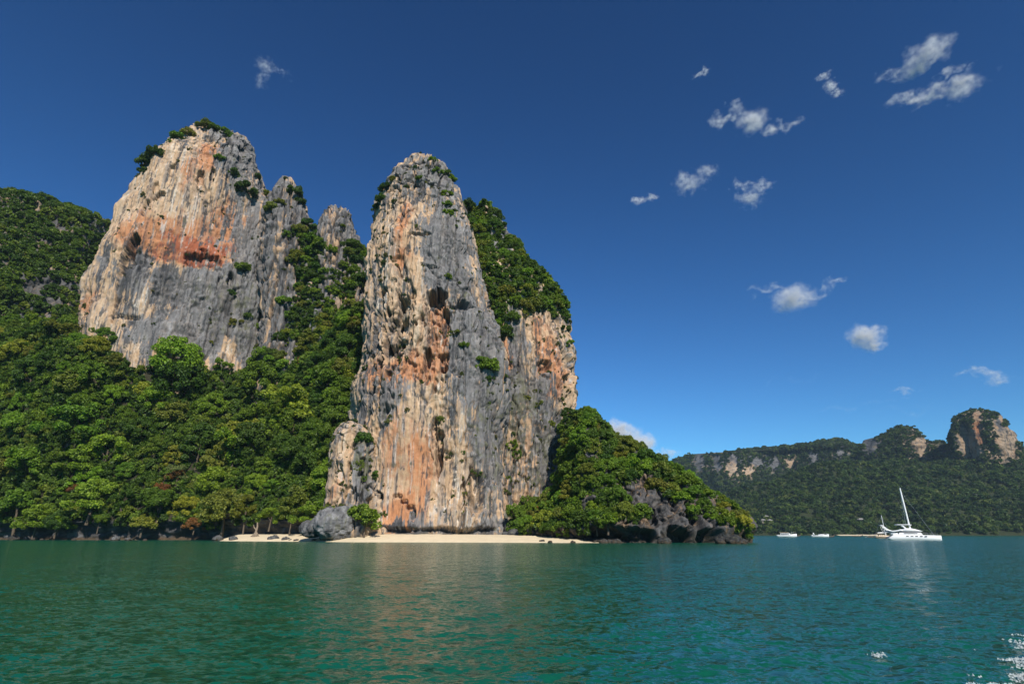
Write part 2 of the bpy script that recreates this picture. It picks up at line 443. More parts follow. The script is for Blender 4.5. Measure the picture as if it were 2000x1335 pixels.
# the right tower above the beach
bB = Body(left=[(640, 1075), (690, 1040), (702, 900), (706, 820), (702, 780), (714, 720), (722, 640), (728, 560), (727, 505), (738, 450), (748, 400), (765, 372), (775, 340), (784, 326), (800, 310), (812, 303), (830, 303)],
          right=[(1000, 1075), (992, 1000), (985, 860), (985, 720), (972, 655), (958, 615), (945, 560), (930, 485), (912, 420), (898, 385), (884, 345), (868, 316), (850, 306), (838, 303)],
          Yc=236, front=lean(208, 0.035, 2.0), back=34, p=3.0, nz=560, nu=430, seed=3)
b = bB
smoothB = b.spots([(800, 930, 75, 110, 1.0), (780, 560, 40, 60, .3), (850, 470, 40, 80, .4)])
cragB = np.clip(0.35 + b.spots([(825, 345, 70, 60, 1.0), (900, 560, 60, 160, .3), (760, 640, 45, 60, .8)]) - 0.4 * smoothB, 0, 1.3)
pockB = b.spots([(775, 620, 55, 75, 1.1), (740, 730, 40, 90, .9), (800, 510, 60, 40, .5), (850, 720, 35, 60, .6), (860, 860, 26, 70, .7), (925, 950, 30, 90, .6), (880, 640, 20, 70, .5)])
b.relief(big=3.6, flute=1.35, crag=cragB, smooth=smoothB, pocket=pockB, fine=0.35, holes=[
    (853, 585, 20, 26, 7.0), (905, 597, 12, 16, 3.5), (870, 640, 8, 45, 3.0), (835, 705, 8, 26, 4.0), (868, 722, 9, 10, 3.5),
    (858, 880, 9, 42, 3.5), (848, 845, 6, 30, 2.5), (930, 960, 16, 42, 2.5), (905, 990, 7, 50, 2.5), (745, 570, 14, 12, 4.0),
    (790, 595, 12, 14, 3.5), (785, 640, 13, 26, 3.0), (735, 990, 12, 30, 3.0), (820, 460, 30, 5, 1.5), (890, 600, 40, 5, 1.6),
    (842, 520, 20, 5, 1.6), (742, 715, 7, 26, 3.0), (755, 690, 6, 30, 2.5), (775, 968, 9, 5, 1.4), (788, 978, 9, 5, 1.6), (800, 990, 9, 6, 1.7), (808, 1005, 5, 12, 1.5),
    (760, 1034, 60, 5, 2.0), (900, 1033, 70, 5, 2.0)])
greyB = b.spots([(828, 340, 75, 62, 1.0), (858, 440, 45, 75, .95), (862, 520, 34, 50, .7), (905, 520, 40, 110, .8), (855, 560, 28, 40, .4),
                 (735, 600, 18, 160, .45), (935, 640, 42, 60, .7), (915, 690, 30, 70, .4), (790, 765, 42, 34, .95), (735, 800, 28, 90, .6),
                 (905, 760, 45, 90, .6), (965, 790, 24, 220, .5), (720, 930, 22, 90, .4), (830, 1020, 26, 18, .8), (940, 880, 25, 120, .35), (880, 1010, 40, 20, .25),
                 (795, 1036, 120, 8, .8), (930, 1036, 100, 8, .8)]) \
      - b.spots([(785, 430, 30, 75, .9), (800, 640, 55, 90, .55), (815, 930, 58, 110, .7), (840, 690, 40, 70, .6), (912, 945, 55, 80, .3), (768, 520, 30, 30, .5)])
orgB = b.spots([(790, 415, 18, 55, .9), (855, 640, 24, 55, 1.0), (800, 725, 45, 28, .9), (790, 740, 40, 22, .6), (815, 925, 30, 85, .75), (770, 1010, 45, 30, 1.0), (760, 880, 20, 70, .5), (785, 510, 20, 20, .7), (855, 700, 20, 35, .7), (722, 720, 14, 40, .6)])
whiteB = b.spots([(745, 540, 18, 90, .4), (740, 640, 20, 60, .4), (920, 900, 50, 130, .35), (770, 700, 8, 50, .4), (900, 1010, 70, 30, .35), (888, 500, 10, 60, .4)])
darkB = b.spots([(760, 1036, 80, 6, .8), (900, 1036, 80, 6, .7), (725, 640, 7, 190, .5), (790, 765, 30, 20, .25), (930, 955, 18, 45, .3)])  # the strip down the left edge paints its shade into the rock colour
oliveB = b.spots([(830, 340, 60, 50, .3), (705, 900, 18, 60, .5), (735, 830, 20, 30, .5), (945, 830, 20, 110, .35), (905, 560, 50, 90, .2), (975, 900, 10, 120, .4)])
b.v[:, 2] += 5.0 * (ridged(b.q / (4.2, 4.2, 60), 2, 308) - .66) * sstep(.86 * b.ztop, b.ztop, b.q[:, 2])
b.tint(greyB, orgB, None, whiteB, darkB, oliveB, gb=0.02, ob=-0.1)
oB = b.build('limestone_cliff', M['rock'], kind='structure', label='tall tan and grey limestone tower rising straight from the sandy beach')

# its set-back right shoulder
bR = Body(left=[(900, 1075), (900, 900), (895, 700), (880, 560), (870, 480), (880, 430), (900, 405), (925, 395)],
          right=[(1125, 1075), (1108, 1000), (1110, 930), (1117, 860), (1124, 800), (1124, 740), (1120, 690), (1108, 650), (1098, 612), (1090, 585), (1070, 552), (1045, 525), (1018, 500), (1000, 470), (985, 440), (965, 415), (945, 397)],
          Yc=262, front=lambda x, z: 222 + 0.03 * z + 0.9 * np.maximum(z - 108 - 0.25 * (x + 5), 0) ** 0.92, back=40, p=2.6, nz=420, nu=300, seed=21)
b = bR
b.relief(big=4.5, flute=1.5, crag=np.full(len(b.q), .5), pocket=b.spots([(1110, 760, 20, 70, 1.0), (1060, 900, 60, 60, .5)]), fine=.35,
         holes=[(1112, 720, 6, 30, 2.5), (1104, 760, 7, 30, 2.5), (1060, 720, 14, 14, 2.0), (1000, 1010, 30, 14, 5.0), (1105, 920, 6, 10, 2)])
greyR = b.spots([(1030, 760, 40, 80, .9), (1070, 860, 50, 60, .7), (1020, 700, 18, 60, .6), (1040, 930, 60, 60, .6), (970, 450, 60, 60, 1.0), (1115, 700, 12, 60, .5), (1000, 640, 30, 40, .5)]) \
      - b.spots([(1080, 690, 22, 70, .9), (1045, 640, 18, 60, .7), (995, 700, 14, 40, .9), (1110, 790, 16, 50, .5), (1020, 860, 20, 50, .5), (1060, 850, 14, 40, .4)])
orgR = b.spots([(995, 700, 16, 40, 1.0), (1045, 645, 14, 45, .9), (1082, 700, 22, 65, 1.1), (1075, 740, 18, 40, .8), (1025, 870, 16, 40, .5)])
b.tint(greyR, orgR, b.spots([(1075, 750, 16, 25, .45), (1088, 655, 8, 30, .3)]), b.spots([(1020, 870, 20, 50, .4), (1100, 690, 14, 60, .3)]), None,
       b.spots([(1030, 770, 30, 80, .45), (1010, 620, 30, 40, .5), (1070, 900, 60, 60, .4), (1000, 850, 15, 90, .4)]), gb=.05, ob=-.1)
oR = b.build('limestone_cliff', M['rock'], kind='structure', label='set-back right shoulder of the beach tower with orange pink stains and jungle on top')

# low pillar at the left foot of the right tower
bP = Body(left=[(630, 1075), (640, 1000), (646, 950), (650, 900), (655, 855), (666, 830), (678, 822)],
          right=[(770, 1075), (760, 1000), (745, 940), (735, 890), (722, 850), (705, 830), (690, 822)],
          Yc=214, front=lean(203, .05), back=12, p=2.4, nz=170, nu=150, zmin=-2, seed=33)
b = bP
b.relief(big=2.0, flute=1.3, pocket=b.spots([(700, 940, 40, 60, .8)]), fine=.3, holes=[(688, 985, 7, 30, 2.2), (728, 985, 8, 22, 2.5), (706, 960, 4, 40, 1.8)])
b.tint(b.spots([(700, 880, 14, 90, .5), (720, 930, 20, 60, .5), (665, 850, 14, 20, .6)]), b.spots([(662, 930, 14, 60, .5)]), None, b.spots([(665, 900, 12, 60, .4), (712, 970, 16, 30, .6)]), None, b.spots([(708, 900, 14, 60, .7)]), gb=.0)
oP = b.build('limestone_cliff', M['rock'], kind='structure', label='low cream coloured rock pillar at the left foot of the beach tower')

# the left tower
bA = Body(left=[(130, 900), (160, 760), (158, 700), (155, 640), (163, 600), (176, 560), (188, 530), (203, 492), (218, 462), (236, 418), (255, 384), (266, 356), (284, 318), (305, 292), (332, 274), (365, 262), (385, 250), (402, 245)],
          right=[(640, 900), (620, 760), (600, 640), (585, 560), (560, 470), (530, 410), (508, 378), (500, 350), (490, 318), (486, 290), (470, 268), (450, 252), (430, 246), (415, 244)],
          Yc=362, front=lambda x, z: 330 + .03 * z, back=45, p=2.8, nz=440, nu=400, seed=47, az=radians(-31))
b = bA
smoothA = b.spots([(370, 400, 90, 110, .9), (230, 660, 50, 60, .8), (240, 540, 30, 70, .5)])
b.relief(big=4.2, flute=1.5, crag=np.clip(.4 + b.spots([(455, 290, 40, 60, .9), (420, 620, 120, 110, .3)]) - .3 * smoothA, 0, 1.3), smooth=smoothA,
         pocket=b.spots([(262, 500, 26, 30, .9), (440, 420, 30, 40, .4), (390, 360, 40, 40, .25)]), fine=.4,
         holes=[(264, 478, 10, 18, 4.5), (250, 512, 10, 30, 4.0), (232, 560, 5, 34, 2.0), (222, 600, 4, 26, 1.8), (300, 385, 5, 30, 2.0), (415, 345, 5, 18, 2.0), (398, 488, 7, 4, 3), (396, 508, 30, 14, 3.0), (449, 552, 6, 16, 3.5), (284, 410, 5, 22, 2.5), (310, 385, 10, 14, 2.5),
                (392, 350, 6, 16, 2.5), (335, 330, 6, 16, 2.0), (245, 617, 26, 4, 1.6), (428, 555, 5, 12, 2.0), (470, 300, 8, 20, 2.0)])
greyA = b.spots([(545, 500, 50, 110, 1.0), (560, 640, 50, 80, 1.0), (500, 560, 50, 60, .6), (430, 610, 90, 50, .5), (465, 300, 36, 66, 1.2), (480, 400, 40, 56, .85), (440, 270, 40, 20, .7), (300, 330, 10, 50, .35), (360, 330, 8, 60, .4), (330, 400, 6, 90, .3), (285, 430, 7, 60, .45), (500, 480, 60, 40, .95), (420, 570, 120, 60, 1.0), (440, 650, 120, 60, 1.0), (345, 550, 40, 40, .55), (520, 560, 60, 60, .8),
                 (262, 510, 18, 50, .8), (225, 540, 8, 70, .55), (205, 520, 8, 60, .6), (210, 470, 8, 30, .6), (290, 640, 50, 24, .8), (240, 700, 26, 20, .6), (190, 640, 16, 40, .45), (300, 300, 10, 40, .3), (250, 560, 14, 40, .5)]) \
      - b.spots([(340, 400, 100, 90, .9), (300, 470, 50, 30, .4), (235, 640, 44, 80, .85), (305, 590, 34, 26, .7), (185, 590, 16, 50, .5), (330, 700, 10, 20, .5), (445, 690, 14, 30, .9), (240, 450, 30, 40, .3), (395, 500, 34, 14, .9)])
orgA = b.spots([(405, 300, 12, 40, 1.0), (430, 290, 10, 20, .6), (350, 460, 70, 34, 1.0), (330, 480, 50, 22, .7), (430, 440, 40, 40, .6), (490, 430, 22, 20, .5), (450, 400, 12, 50, .7), (395, 500, 34, 16, 1.0), (360, 360, 10, 70, .4), (172, 590, 10, 30, .7)])
rustA = b.spots([(400, 480, 95, 14, .55), (330, 490, 40, 14, .4), (435, 470, 40, 20, .35), (398, 505, 34, 13, 1.1), (370, 472, 60, 14, .4), (402, 290, 7, 20, .5), (300, 495, 30, 10, .3)])
b.v[:, 2] += 5.5 * (ridged(b.q / (5.2, 5.2, 60), 2, 318) - .66) * sstep(.86 * b.ztop, b.ztop, b.q[:, 2])
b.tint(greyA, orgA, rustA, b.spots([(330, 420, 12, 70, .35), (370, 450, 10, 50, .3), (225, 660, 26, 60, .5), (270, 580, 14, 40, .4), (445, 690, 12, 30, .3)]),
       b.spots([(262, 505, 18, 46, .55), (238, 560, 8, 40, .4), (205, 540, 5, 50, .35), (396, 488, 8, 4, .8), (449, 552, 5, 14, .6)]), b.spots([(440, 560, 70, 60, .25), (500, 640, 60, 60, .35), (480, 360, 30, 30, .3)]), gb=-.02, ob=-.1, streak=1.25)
oA = b.build('limestone_cliff', M['rock'], kind='structure', label='high left limestone tower with an orange stained upper face above the jungle')

def pinnacle(left, right, Yc, y0, seed, label, gb=.85, nz=200, nu=130, az=-22):
    b = Body(left, right, Yc / cos(radians(az)), lean(y0 / cos(radians(az)), .05), 18, 2.4, nz, nu, 20.0, 30, seed, radians(az))
    b.relief(big=2.4, flute=1.5, crag=np.full(len(b.q), 1.1), fine=.4)
    b.v[:, 2] += 5.5 * (ridged(b.q / (4.5, 4.5, 60), 2, seed + 8) - .62) * sstep(.72 * b.ztop, b.ztop, b.q[:, 2])
    z0 = np.zeros(len(b.q))
    b.tint(z0, z0, None, None, None, None, gb=gb, ob=-.1, tone=.85)
    b.build('rock_pinnacle', M['rock'], kind='structure', label=label)
    return b
bS1 = pinnacle([(500, 700), (510, 560), (515, 470), (520, 420), (528, 385), (540, 365), (550, 352), (556, 342)],
               [(640, 700), (630, 560), (612, 470), (600, 425), (590, 392), (578, 368), (568, 352), (560, 342)], 306, 288, 61, 'jagged grey spire on the right shoulder of the left tower')
bS2 = pinnacle([(580, 700), (596, 600), (612, 520), (622, 470), (630, 440), (636, 418), (645, 407), (655, 404)],
               [(760, 700), (745, 600), (728, 540), (714, 500), (700, 470), (690, 440), (681, 415), (668, 405)], 296, 280, 67, 'blunt grey and cream spire between the two towers', gb=.75)

# the dark wooded hill at the far left
def c_front(x, z): return 425 + 0.42 * np.maximum(z - 60, 0) - 0.06 * np.minimum(z, 60)
bC = Body(left=[(-420, 1000), (-400, 600), (-330, 500), (-240, 430), (-150, 400), (-60, 384), (20, 374)],
          right=[(260, 1000), (235, 600), (222, 520), (214, 470), (207, 440), (198, 410), (180, 394), (140, 380), (90, 374), (50, 372)],
          Yc=520, front=c_front, back=60, p=2.2, nz=200, nu=220, seed=81, az=radians(-40))
bC.relief(big=7, flute=2.0, crag=np.full(len(bC.q), .8), fine=.5)
z0 = np.zeros(len(bC.q))
bC.tint(z0 + bC.spots([(90, 570, 90, 40, .5), (170, 440, 50, 50, .4)]), z0, None, bC.spots([(85, 560, 50, 40, .35)]), None, bC.spots([(100, 450, 120, 100, .4)]), gb=.55, tone=.6)
oC = bC.build('hill', M['rock'], kind='structure', label='dark wooded rock hill at the left edge behind the orange tower')

# the low headland right of the beach
HR = np.array([P(u, v, Y) for u, v, Y in ((1040, 690, 236), (1110, 745, 228), (1128, 780, 226), (1180, 840, 218), (1250, 878, 211), (1320, 920, 203), (1380, 960, 195), (1430, 992, 188), (1462, 1020, 182), (1475, 1040, 180))])
HR = HR[np.argsort(HR[:, 0])]
def ridge_y(x): return np.interp(x, HR[:, 0], HR[:, 1])
def e_front(x, z):
    y0 = shore_y(x) + 2.5 + 3.0 * np.clip((20 - x) / 20, 0, 3)
    rk = 9 + 5 * np.sin(x * .21 + 1)
    notch = 3.4 * np.clip(1 - np.abs(z - 1.7) / 2.1, 0, 1)
    return y0 + .12 * np.maximum(z, 0) + .72 * np.maximum(z - rk, 0) + notch
eL = [(1000, 1075), (1000, 700), (1030, 690)]
bE = Body(left=[(985, 1080), (995, 1030), (1045, 1008), (1090, 975), (1104, 900), (1114, 835), (1119, 800), (1121, 780)],
          right=[(1462, 1085, 182), (1460, 1050, 182), (1465, 1028, 182), (1452, 1012, 184), (1420, 992, 189), (1370, 963, 196), (1310, 928, 204), (1250, 894, 211), (1195, 862, 217), (1155, 832, 222), (1135, 800, 226), (1124, 782, 228)],
          Yc=206, front=e_front, back=30, p=3.2, nz=260, nu=420, zmin=-2.5, seed=91)
b = bE
# the body follows the ridge, so that its far side bends with it
dy = ridge_y(b.q[:, 0]) - 206
yc0 = b.q[:, 1]
front_v = np.minimum(e_front(b.q[:, 0], b.q[:, 2]), ridge_y(b.q[:, 0]) - 1.0)
tt = np.clip((206 - yc0) / np.maximum(206 - e_front(b.q[:, 0], b.q[:, 2]), 2.0), 0, 1)
b.q[:, 1] = np.where(yc0 <= 206.01, ridge_y(b.q[:, 0]) + tt * (front_v - ridge_y(b.q[:, 0])), yc0 + dy)
b.relief(big=3.0, flute=1.1, crag=np.full(len(b.q), .6), pocket=np.full(len(b.q), .4), fine=.6,
         holes=[(1240, 1045, 40, 16, 4.0), (1330, 1045, 22, 18, 5), (1390, 1045, 26, 16, 4), (1170, 1040, 26, 12, 3), (1350, 1000, 8, 26, 3), (1275, 1010, 8, 20, 2.5), (1375, 1030, 7, 24, 3)])
z0 = np.zeros(len(b.q))
b.tint(z0, z0, None, b.spots([(1330, 985, 30, 20, .25), (1200, 1010, 30, 20, .2)]), None, None, gb=.9, ob=-.4, tone=.42)
oE = b.build('headland', M['rock'], kind='structure', label='low wooded headland with undercut grey rock right of the beach')

# ------------------------------------------------------------------ beach and the jungle slope
def build_beach():
    us = np.linspace(300, 1180, 240)
    top = np.interp(us, (300, 340, 600, 690, 760, 900, 1040, 1120, 1180), (.4, 2.3, 2.3, 2.3, 2.4, 2.2, 1.9, 1.6, .4))
    rows = np.linspace(0, 1, 26)
    V = []
    for i, t in enumerate(rows):
        for u, h in zip(us, top):
            x = on_water(u, 1058)[0]; y0 = shore_y(x)
            y = y0 - 1.5 + t * 30; z = -.35 + (h + .35) * min(1, t * 2.0) ** 0.75 + .3 * max(0, t - .5)
            V.append((x, y, z))
    V = np.array(V)
    V[:, 2] += .16 * fbm(V / (6, 3, 3), 3, 5) + .1 * fbm(V / 2, 2, 8)
    put('beach', mesh_np('beach', V, grid_quads(26, 240)), M['sand'], kind='structure', label='narrow strip of pale sand below the cliffs')
build_beach()

SU = (-330, 0, 170, 240, 320, 400, 480, 560, 640, 700, 760)
SV = (650, 645, 672, 718, 728, 735, 738, 715, 640, 610, 600)
SYT = (290, 300, 264, 272, 280, 288, 296, 300, 295, 280, 270)
ST = np.array([P(u, v, Y) for u, v, Y in zip(SU, SV, SYT)])
def slope_point(x, t):
    """the wooded slope below the left tower: t runs from the shore rock (0) up to the foot of the cliff (1)"""
    x = np.asarray(x, float); t = np.asarray(t, float)
    zt = np.interp(x, ST[:, 0], ST[:, 2]); yt = np.interp(x, ST[:, 0], ST[:, 1]); y0 = shore_y(x) + 9 + 6 * sstep(-168, -140, x)
    tt = np.clip((t - .06) / .94, 0, 1)
    z = np.where(t < .06, -2 + t / .06 * 9.5, 7.5 + (zt - 7.5) * tt ** 1.12)
    y = np.where(t < .06, y0 + 4.8 * np.sin(np.clip(t / .06, 0, 1) ** .8 * pi), y0 + (yt - y0) * tt)
    return x, y, z
def build_slope():
    xs = np.linspace(-400, -52, 330); ts = np.concatenate([np.linspace(0, .06, 24), np.linspace(.06, 1.12, 130)[1:]])
    T, X = np.meshgrid(ts, xs, indexing='ij')
    x, y, z = slope_point(X.ravel(), np.minimum(T.ravel(), 1))
    ov = np.maximum(T.ravel() - 1, 0); y = y + ov * 300; z = z + ov * 150
    V = np.stack([x, y, z], 1)
    d = fbm(V / 14, 4, 77)
    rockz = sstep(.10, .03, T.ravel())
    V[:, 2] += 2.0 * d * (1 - rockz); V[:, 1] += rockz * (2.6 * fbm(V / 6, 4, 78, .6) + 2.0 * (ridged(V / (5, 5, 3), 3, 79) - .6))
    me = mesh_np('hillside', V, grid_quads(len(ts), len(xs)))
    n3 = fbm(V / 4, 4, 80)
    c = np.tile(np.array((.032, .030, .016)), (len(V), 1))
    rc = np.tile(GREY * .32, (len(V), 1)); rc = mixc(rc, sstep(.1, .6, n3), GREY * .75); rc = mixc(rc, sstep(2.0, .5, V[:, 2] + n3), np.array((.075, .052, .03)))  # shore rock colour darkened to put in the shade of the overhang
    c = mixc(c, sstep(.075, .055, T.ravel() + .01 * n3), np.array((.1, .1, .1))); c = np.where((T.ravel() < .065)[:, None], rc, c)
    set_col(me, c)
    put('hillside', me, M['rock'], kind='structure', label='steep jungle covered slope between the shore and the left tower')
    return me
slope_me = build_slope()

# ------------------------------------------------------------------ foliage: prototype crowns and trunks
def leaf_quads(cent, rad, per, size, rng, up=0.35, loose=0.55, aspect=0.55):
    """leaf-sized faces on and in leafy clumps: cent (n,3), rad (n,)"""
    cs = np.repeat(cent, per, 0); rs = np.repeat(rad, per)
    n = len(cs); d = rng.normal(size=(n, 3)); d[:, 2] += up; d /= np.linalg.norm(d, axis=1, keepdims=True)
    pos = cs + d * (rs * (0.55 + 0.5 * rng.random(n) ** 0.6))[:, None] * np.array((1, 1, .8))
    nm = d + loose * rng.normal(size=(n, 3)) + np.array((0, 0, .35)); nm /= np.linalg.norm(nm, axis=1, keepdims=True)
    t = np.cross(nm, rng.normal(size=(n, 3))); t /= np.linalg.norm(t, axis=1, keepdims=True); bb = np.cross(nm, t)
    s_ = (size * (0.6 + 0.8 * rng.random(n)))[:, None]
    dr = nm * (s_ * -0.22)
    v = np.stack([pos - t * s_ + dr, pos - bb * s_ * aspect, pos + t * s_ + dr, pos + bb * s_ * aspect], 1).reshape(-1, 3)
    return v, np.arange(n * 4).reshape(-1, 4)

def crown_mesh(name, shape, R=5.0, H=4.0, nc=40, per=85, size=.30, seed=0, clump=1.35):
    rng = np.random.default_rng(seed); cc, rr = [], []
    if shape == 'dome':
        for i in range(nc):
            a = rng.uniform(0, 2 * pi); e = math.acos(1 - rng.random() * 1.5); k = rng.uniform(.72, 1.0)
            cc.append((R * k * sin(e) * cos(a), R * k * sin(e) * sin(a), H * k * cos(e))); rr.append(clump * rng.uniform(.7, 1.25))
    elif shape == 'flat':
        for i in range(nc):
            a = rng.uniform(0, 2 * pi); q = R * sqrt(rng.random()); lay = rng.choice([-.7, 0, .45, .9], p=[.22, .24, .28, .26])
            cc.append((q * cos(a) * (1.1 - .35 * lay), q * sin(a) * (1.1 - .35 * lay), H * lay - .04 * q * q)); rr.append(clump * rng.uniform(.7, 1.2))
    elif shape == 'loose':
        lobes = [(rng.uniform(-.6, .6) * R, rng.uniform(-.6, .6) * R, rng.uniform(-.2, .8) * H, rng.uniform(.35, .6) * R) for _ in range(6)]
        for i in range(nc):
            x, y, z, r = lobes[i % 6]; d = rng.normal(size=3); d /= np.linalg.norm(d); d[2] = abs(d[2]) * 1.15 - .45
            cc.append((x + d[0] * r, y + d[1] * r, z + d[2] * r)); rr.append(clump * rng.uniform(.6, 1.2))
    elif shape == 'bush':
        for i in range(nc):
            a = rng.uniform(0, 2 * pi); q = R * sqrt(rng.random()) * .9
            cc.append((q * cos(a), q * sin(a), H * (1 - (q / R) ** 2) * rng.uniform(0, 1))); rr.append(clump * rng.uniform(.6, 1.2))
    elif shape == 'tall':
        for i in range(nc):
            a = rng.uniform(0, 2 * pi); z = rng.uniform(-.6, 1.0); q = R * sqrt(max(0, 1 - z * z)) * rng.uniform(.5, 1)
            cc.append((q * cos(a), q * sin(a), H * z)); rr.append(clump * rng.uniform(.6, 1.2))
    elif shape == 'drape':
        for i in range(nc):
            x = rng.uniform(-1, 1); z = -rng.random() ** 1.5 * (1.0 - .55 * x * x)
            cc.append((R * x, rng.uniform(-.3, .5) * clump, H * z)); rr.append(clump * rng.uniform(.5, 1.1))
    v, q = leaf_quads(np.array(cc), np.array(rr), per, size, rng)
    me = mesh_np(name, v, q, smooth=False)
    return me, np.array(cc)

def tube(v, f, pts, rad, ns=6):
    """append a tapered tube along pts to the vertex and face lists"""
    base = len(v)
    for i, p_ in enumerate(pts):
        p_ = np.array(p_, float); a = np.array(pts[max(i - 1, 0)], float); b_ = np.array(pts[min(i + 1, len(pts) - 1)], float)
        t = b_ - a; t /= np.linalg.norm(t) + 1e-9
        u = np.cross(t, (0.3, 1, 0.1)); u /= np.linalg.norm(u); w_ = np.cross(t, u)
        for k in range(ns): v.append(p_ + rad[i] * (cos(2 * pi * k / ns) * u + sin(2 * pi * k / ns) * w_))
    for i in range(len(pts) - 1):
        for k in range(ns):
            f.append((base + i * ns + k, base + i * ns + (k + 1) % ns, base + (i + 1) * ns + (k + 1) % ns, base + (i + 1) * ns + k))
    return v, f

def trunk_mesh(name, clumps, h, r=.28, limbs=5, seed=0, base=-2.5):
    rng = random.Random(seed); v, f = [], []
    bx, by = rng.uniform(-.6, .6), rng.uniform(-.6, .6)
    top = (bx, by, h * .9)
    tube(v, f, [(0, 0, base), (0, 0, 0), (bx * .4, by * .2, h * .45), top], [r * 1.5, r * 1.2, r * .9, r * .6])
    for k in range(limbs):
        c = clumps[rng.randrange(len(clumps))]; s_ = rng.uniform(.35, .85)
        p0 = (bx * .4 * s_ * 2, by * .2 * s_, h * s_); p2 = (c[0] * .9, c[1] * .9, h + c[2] * .8)
        p1 = tuple(.5 * (a + b_) + o_ for a, b_, o_ in zip(p0, p2, (0, 0, -.3)))
        tube(v, f, [p0, p1, p2], [r * .6, r * .38, r * .14], 5)
    return mesh_np(name, np.array(v), np.array(f))

KIND = {}
def kind(key, shape, th, **kw):
    cm, cl = crown_mesh(key + '_crown', shape, **kw); cm.materials.append(M['leaf'])
    tm = trunk_mesh(key + '_trunk', cl, th, r=.06 * kw.get('R', 5), seed=kw.get('seed', 0)); tm.materials.append(M['bark'])
    KIND[key] = (cm, tm, th, kw.get('R', 5))
kind('dome', 'dome', 4.6, R=5.2, H=5.0, nc=58, per=140, seed=1)
kind('dome2', 'dome', 4.0, R=4.6, H=4.4, nc=50, per=148, seed=2, clump=1.2)
kind('flat', 'flat', 5.5, R=5.2, H=3.6, nc=56, per=148, seed=3, clump=1.25)
kind('flat2', 'flat', 5.0, R=4.8, H=3.0, nc=48, per=166, seed=4, clump=1.15)
kind('loose', 'loose', 5.0, R=5.0, H=4.8, nc=56, per=148, seed=5, clump=1.15)
kind('loose2', 'loose', 5.5, R=5.2, H=5.4, nc=54, per=148, seed=6, clump=1.05)
kind('tall', 'tall', 6.0, R=3.8, H=5.0, nc=44, per=140, seed=7, clump=1.1)
kind('bush', 'bush', .6, R=3.0, H=3.4, nc=34, per=120, seed=8, size=0.288, clump=.95)
kind('bush2', 'bush', .6, R=3.1, H=4.4, nc=40, per=112, seed=9, size=0.272, clump=.9)
kind('bush3', 'loose', 1.2, R=2.7, H=3.2, nc=34, per=112, seed=10, size=0.272, clump=.85)
kind('drape', 'drape', .2, R=3.0, H=5.0, nc=26, per=112, seed=12, size=0.256, clump=.8)

PAL = {'dark green': (.056, .108, .011), 'mid green': (.108, .184, .015), 'bright green': (.150, .245, .017), 'olive green': (.150, .172, .022),
       'yellow green': (.225, .255, .026), 'rust brown': (.190, .090, .026), 'pale green': (.180, .225, .060)}
def plant(name, key, loc, sc, colour, label, cat, group=None, rz=None, tilt=.08, squash=1.0):
    cm, tm, th, R = KIND[key]
    e = empty(name, loc, label=label, category=cat)
    if group: e['group'] = group
    e.rotation_euler = (random.gauss(0, tilt), random.gauss(0, tilt), random.uniform(0, 6.28) if rz is None else rz)
    e.scale = (sc * random.uniform(.92, 1.1), sc * random.uniform(.92, 1.1), sc * squash * random.uniform(.9, 1.12))
    t = bpy.data.objects.new('trunk' if 'tree' in name else 'stem', tm); C.objects.link(t); t.parent = e
    c = bpy.data.objects.new('crown' if 'tree' in name else 'foliage', cm); C.objects.link(c); c.parent = e; c.location = (0, 0, th)
    pc = np.array(PAL[colour]) * random.uniform(.85, 1.18) * np.array((random.uniform(.88, 1.14), 1, random.uniform(.8, 1.2)))
    c.color = (*pc, 1)
    return e

# ------------------------------------------------------------------ stuff: scattered crowns through geometry nodes
def gn_scatter(name, pts, scl, protos, mat, label, seed=0):
    hid = bpy.data.collections.new(name + '_kinds')
    for i, me in enumerate(protos):
        m2 = me.copy(); m2.materials.clear(); m2.materials.append(mat)
        hid.objects.link(bpy.data.objects.new('crown_kind', m2))
    me = bpy.data.meshes.new(name); me.vertices.add(len(pts)); me.vertices.foreach_set('co', np.asarray(pts, np.float32).ravel())
    a = me.attributes.new('scl', 'FLOAT', 'POINT'); a.data.foreach_set('value', np.asarray(scl, np.float32))
    me.update()
    o = put(name, me, None, kind='stuff', label=label)
    g = bpy.data.node_groups.new(name, 'GeometryNodeTree')
    g.interface.new_socket('Geometry', in_out='INPUT', socket_type='NodeSocketGeometry')
    g.interface.new_socket('Geometry', in_out='OUTPUT', socket_type='NodeSocketGeometry')
    nd = g.nodes; gi = nd.new('NodeGroupInput'); go = nd.new('NodeGroupOutput')
    ip = nd.new('GeometryNodeInstanceOnPoints'); ci = nd.new('GeometryNodeCollectionInfo'); ci.inputs[0].default_value = hid
    ci.inputs['Separate Children'].default_value = True; ci.inputs['Reset Children'].default_value = True
    rv = nd.new('FunctionNodeRandomValue'); rv.data_type = 'FLOAT_VECTOR'
    rv.inputs[0].default_value = (-.15, -.15, 0); rv.inputs[1].default_value = (.15, .15, 6.28); rv.inputs['Seed'].default_value = seed
    na = nd.new('GeometryNodeInputNamedAttribute'); na.data_type = 'FLOAT'; na.inputs[0].default_value = 'scl'
    L = g.links.new
    L(gi.outputs[0], ip.inputs['Points']); L(ci.outputs[0], ip.inputs['Instance']); ip.inputs['Pick Instance'].default_value = True
    L(rv.outputs[0], ip.inputs['Rotation']); L(na.outputs[0], ip.inputs['Scale']); L(ip.outputs[0], go.inputs[0])
    md = o.modifiers.new('scatter', 'NODES'); md.node_group = g
    return o

